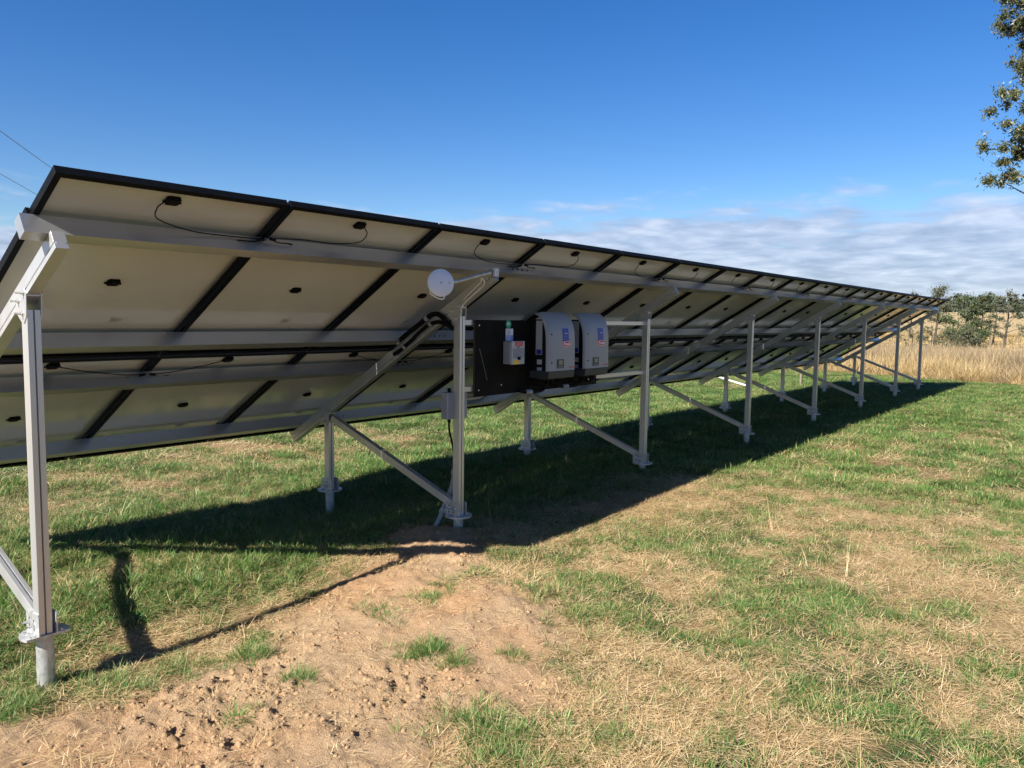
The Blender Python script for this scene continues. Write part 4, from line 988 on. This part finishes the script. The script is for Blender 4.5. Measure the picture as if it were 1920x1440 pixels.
# big gum tree standing outside the right edge, its near limbs in view
TX, TY = 24.6, 0.35
tg = float(gz(np.array(TX), np.array(TY)))
root = empty('gum_tree', (TX, TY, tg)); tag(root, 'tall gum tree whose leafy limbs hang in from the right edge', 'tree')
tr = MB(); base = Vector((0, 0, -.3))
tpath = smooth_path([(0, 0, -.3), (.05, .02, 2.2), (-.08, .1, 4.5), (.1, .18, 7.0), (-.05, .12, 9.6), (.1, .2, 11.8)], 5)
tr.tube(tpath, [.30 - .26 * t for t in np.linspace(0, 1, len(tpath))], 12)
def px_at(u, v, dist):
    d_ = ray_dir(u, v).normalized(); return CAM + d_ * dist - Vector((TX, TY, tg))
limbs = []
targets = [(1862, 20, 24.4), (1880, 60, 24.6), (1905, 30, 24.2), (1893, 45, 25.2), (1915, 85, 24.6), (1908, 110, 24.2), (1897, 95, 24.9), (1912, 140, 24.4), (1880, 185, 24.3), (1903, 190, 24.8), (1875, 225, 24.5), (1860, 262, 24.2), (1872, 280, 24.6), (1893, 255, 24.3), (1890, 290, 24.9), (1912, 275, 24.4), (1870, 315, 24.4), (1862, 340, 24.5), (1905, 310, 24.7), (1915, 225, 25.0), (1930, 250, 24.5), (1935, 60, 24.5), (1940, 120, 24.5), (1885, 5, 24.5), (1918, -30, 24.5), (1885, -60, 24.6)]
cs, rs = [], []
for (u, v, dd) in targets:
    e_ = px_at(u + 16, v, dd); zt_ = max(2.2, e_.z - 1.6 - .25 * math.hypot(e_.x, e_.y)); i_ = min(range(len(tpath)), key=lambda q_: abs(tpath[q_].z - zt_)); s_ = tpath[i_]
    mid = s_.lerp(e_, .55) + Vector((0, 0, .25)); pth = smooth_path([s_, mid, s_.lerp(e_, .85) + Vector((0, 0, .1)), e_], 4)
    tr.tube(pth, [max(.006, .045 * (1 - t) ** 1.3 + .005) for t in np.linspace(0, 1, len(pth))], 6)
    for q_ in range(4):
        o_ = Vector(rng.normal(0, .20, 3)); cs.append(e_ + o_); r_ = rng.uniform(.06, .30); rs.append((r_ * rng.uniform(.7, 1.3), r_ * rng.uniform(.7, 1.3), r_ * rng.uniform(.6, 1.2)))
for q_ in range(46):                                                # the rest of the crown, beyond the frame
    a_ = rng.uniform(math.pi * .95, math.pi * 2.15); hh = rng.uniform(4.6, 12.5); w = rng.uniform(1.2, 3.2)
    e_ = Vector((math.cos(a_) * w, math.sin(a_) * w, hh)); zt_ = max(2.5, hh - 1.6); i_ = min(range(len(tpath)), key=lambda k_: abs(tpath[k_].z - zt_)); s_ = tpath[i_]
    tr.tube(smooth_path([s_, s_.lerp(e_, .5) + Vector((0, 0, .3)), e_], 4), [.06, .05, .04, .035, .03, .025, .02, .016, .012], 6)
    for k_ in range(3): o_ = Vector(rng.normal(0, .3, 3)); cs.append(e_ + o_); r_ = rng.uniform(.2, .45); rs.append((r_, r_, r_))
tr.build('trunk', M['dark_bark'], root, smooth=True)
pts, k_ = clumps(24000, [tuple(c_) for c_ in cs], rs, .0)
p2, _ = clumps(13000, [tuple(c_) for c_ in cs[:len(targets) * 4]], rs[:len(targets) * 4], .0); pts = np.concatenate([pts, p2])
link('crown', leaf_quads(pts, .105, 'crown', 3.0, .55), M['gum_leaf'], root)

# far wood on the rise: reads as one mass
pp = []
for q_ in range(420):
    a_ = R(rng.uniform(-14, 40)); r_ = rng.uniform(285, 420); x, y = r_ * math.cos(a_), r_ * math.sin(a_); g0 = float(base_h(np.array(x), np.array(y)))
    hh = rng.uniform(3.0, 6.5) * (1.0 + .5 * (fbm(np.array(math.degrees(a_)), np.array(0.), .7, 2, 77) - .5)); w = hh * rng.uniform(.3, .5)
    t_ = rng.normal(size=(130, 3)); t_ /= np.linalg.norm(t_, axis=1)[:, None]; t_ *= rng.uniform(.55, 1.1, (130, 1)); pp.append(t_ * (w, w, hh * .5) + (x, y, g0 + hh * .52))
link('far_wood', leaf_quads(np.concatenate(pp), 1.15, 'far_wood', 1.4), M['wood_leaf']); tag(bpy.data.objects['far_wood'], 'dark line of far woodland along the rise', 'woodland', kind='stuff')

# paddock fence in the tall grass
fp = [(1650 + 26 * k_ + random.uniform(-4, 4)) for k_ in range(11)]
fpos = []
for k_, u in enumerate(fp):
    a_ = R(az_of(u)); dd = 43 + k_ * .5; g_ = gpt(dd * math.cos(a_), dd * math.sin(a_)); fpos.append(g_)
    root = empty('fence_post', g_); tag(root, f'thin dark fence post in the far dry grass, {ordinal(k_) if k_ else "leftmost"}{" from the left" if k_ else " of the row"}', 'fence post', 'fence posts in the far dry grass')
    MB().tube([(0, 0, -.2), (random.uniform(-.04, .04), random.uniform(-.04, .04), 1.0)], [.024, .02], 6).build('post_shaft', M['weathered_wood'], root)
root = empty('fence_wire', fpos[0]); tag(root, 'thin wires strung along the far paddock fence', 'wire')
b = MB()
for hgt in (.45, .75, 1.05): b.tube([f_ - fpos[0] + Vector((0, 0, hgt)) for f_ in fpos], .006, 4)
b.build('wire_strand', M['wire'], root)
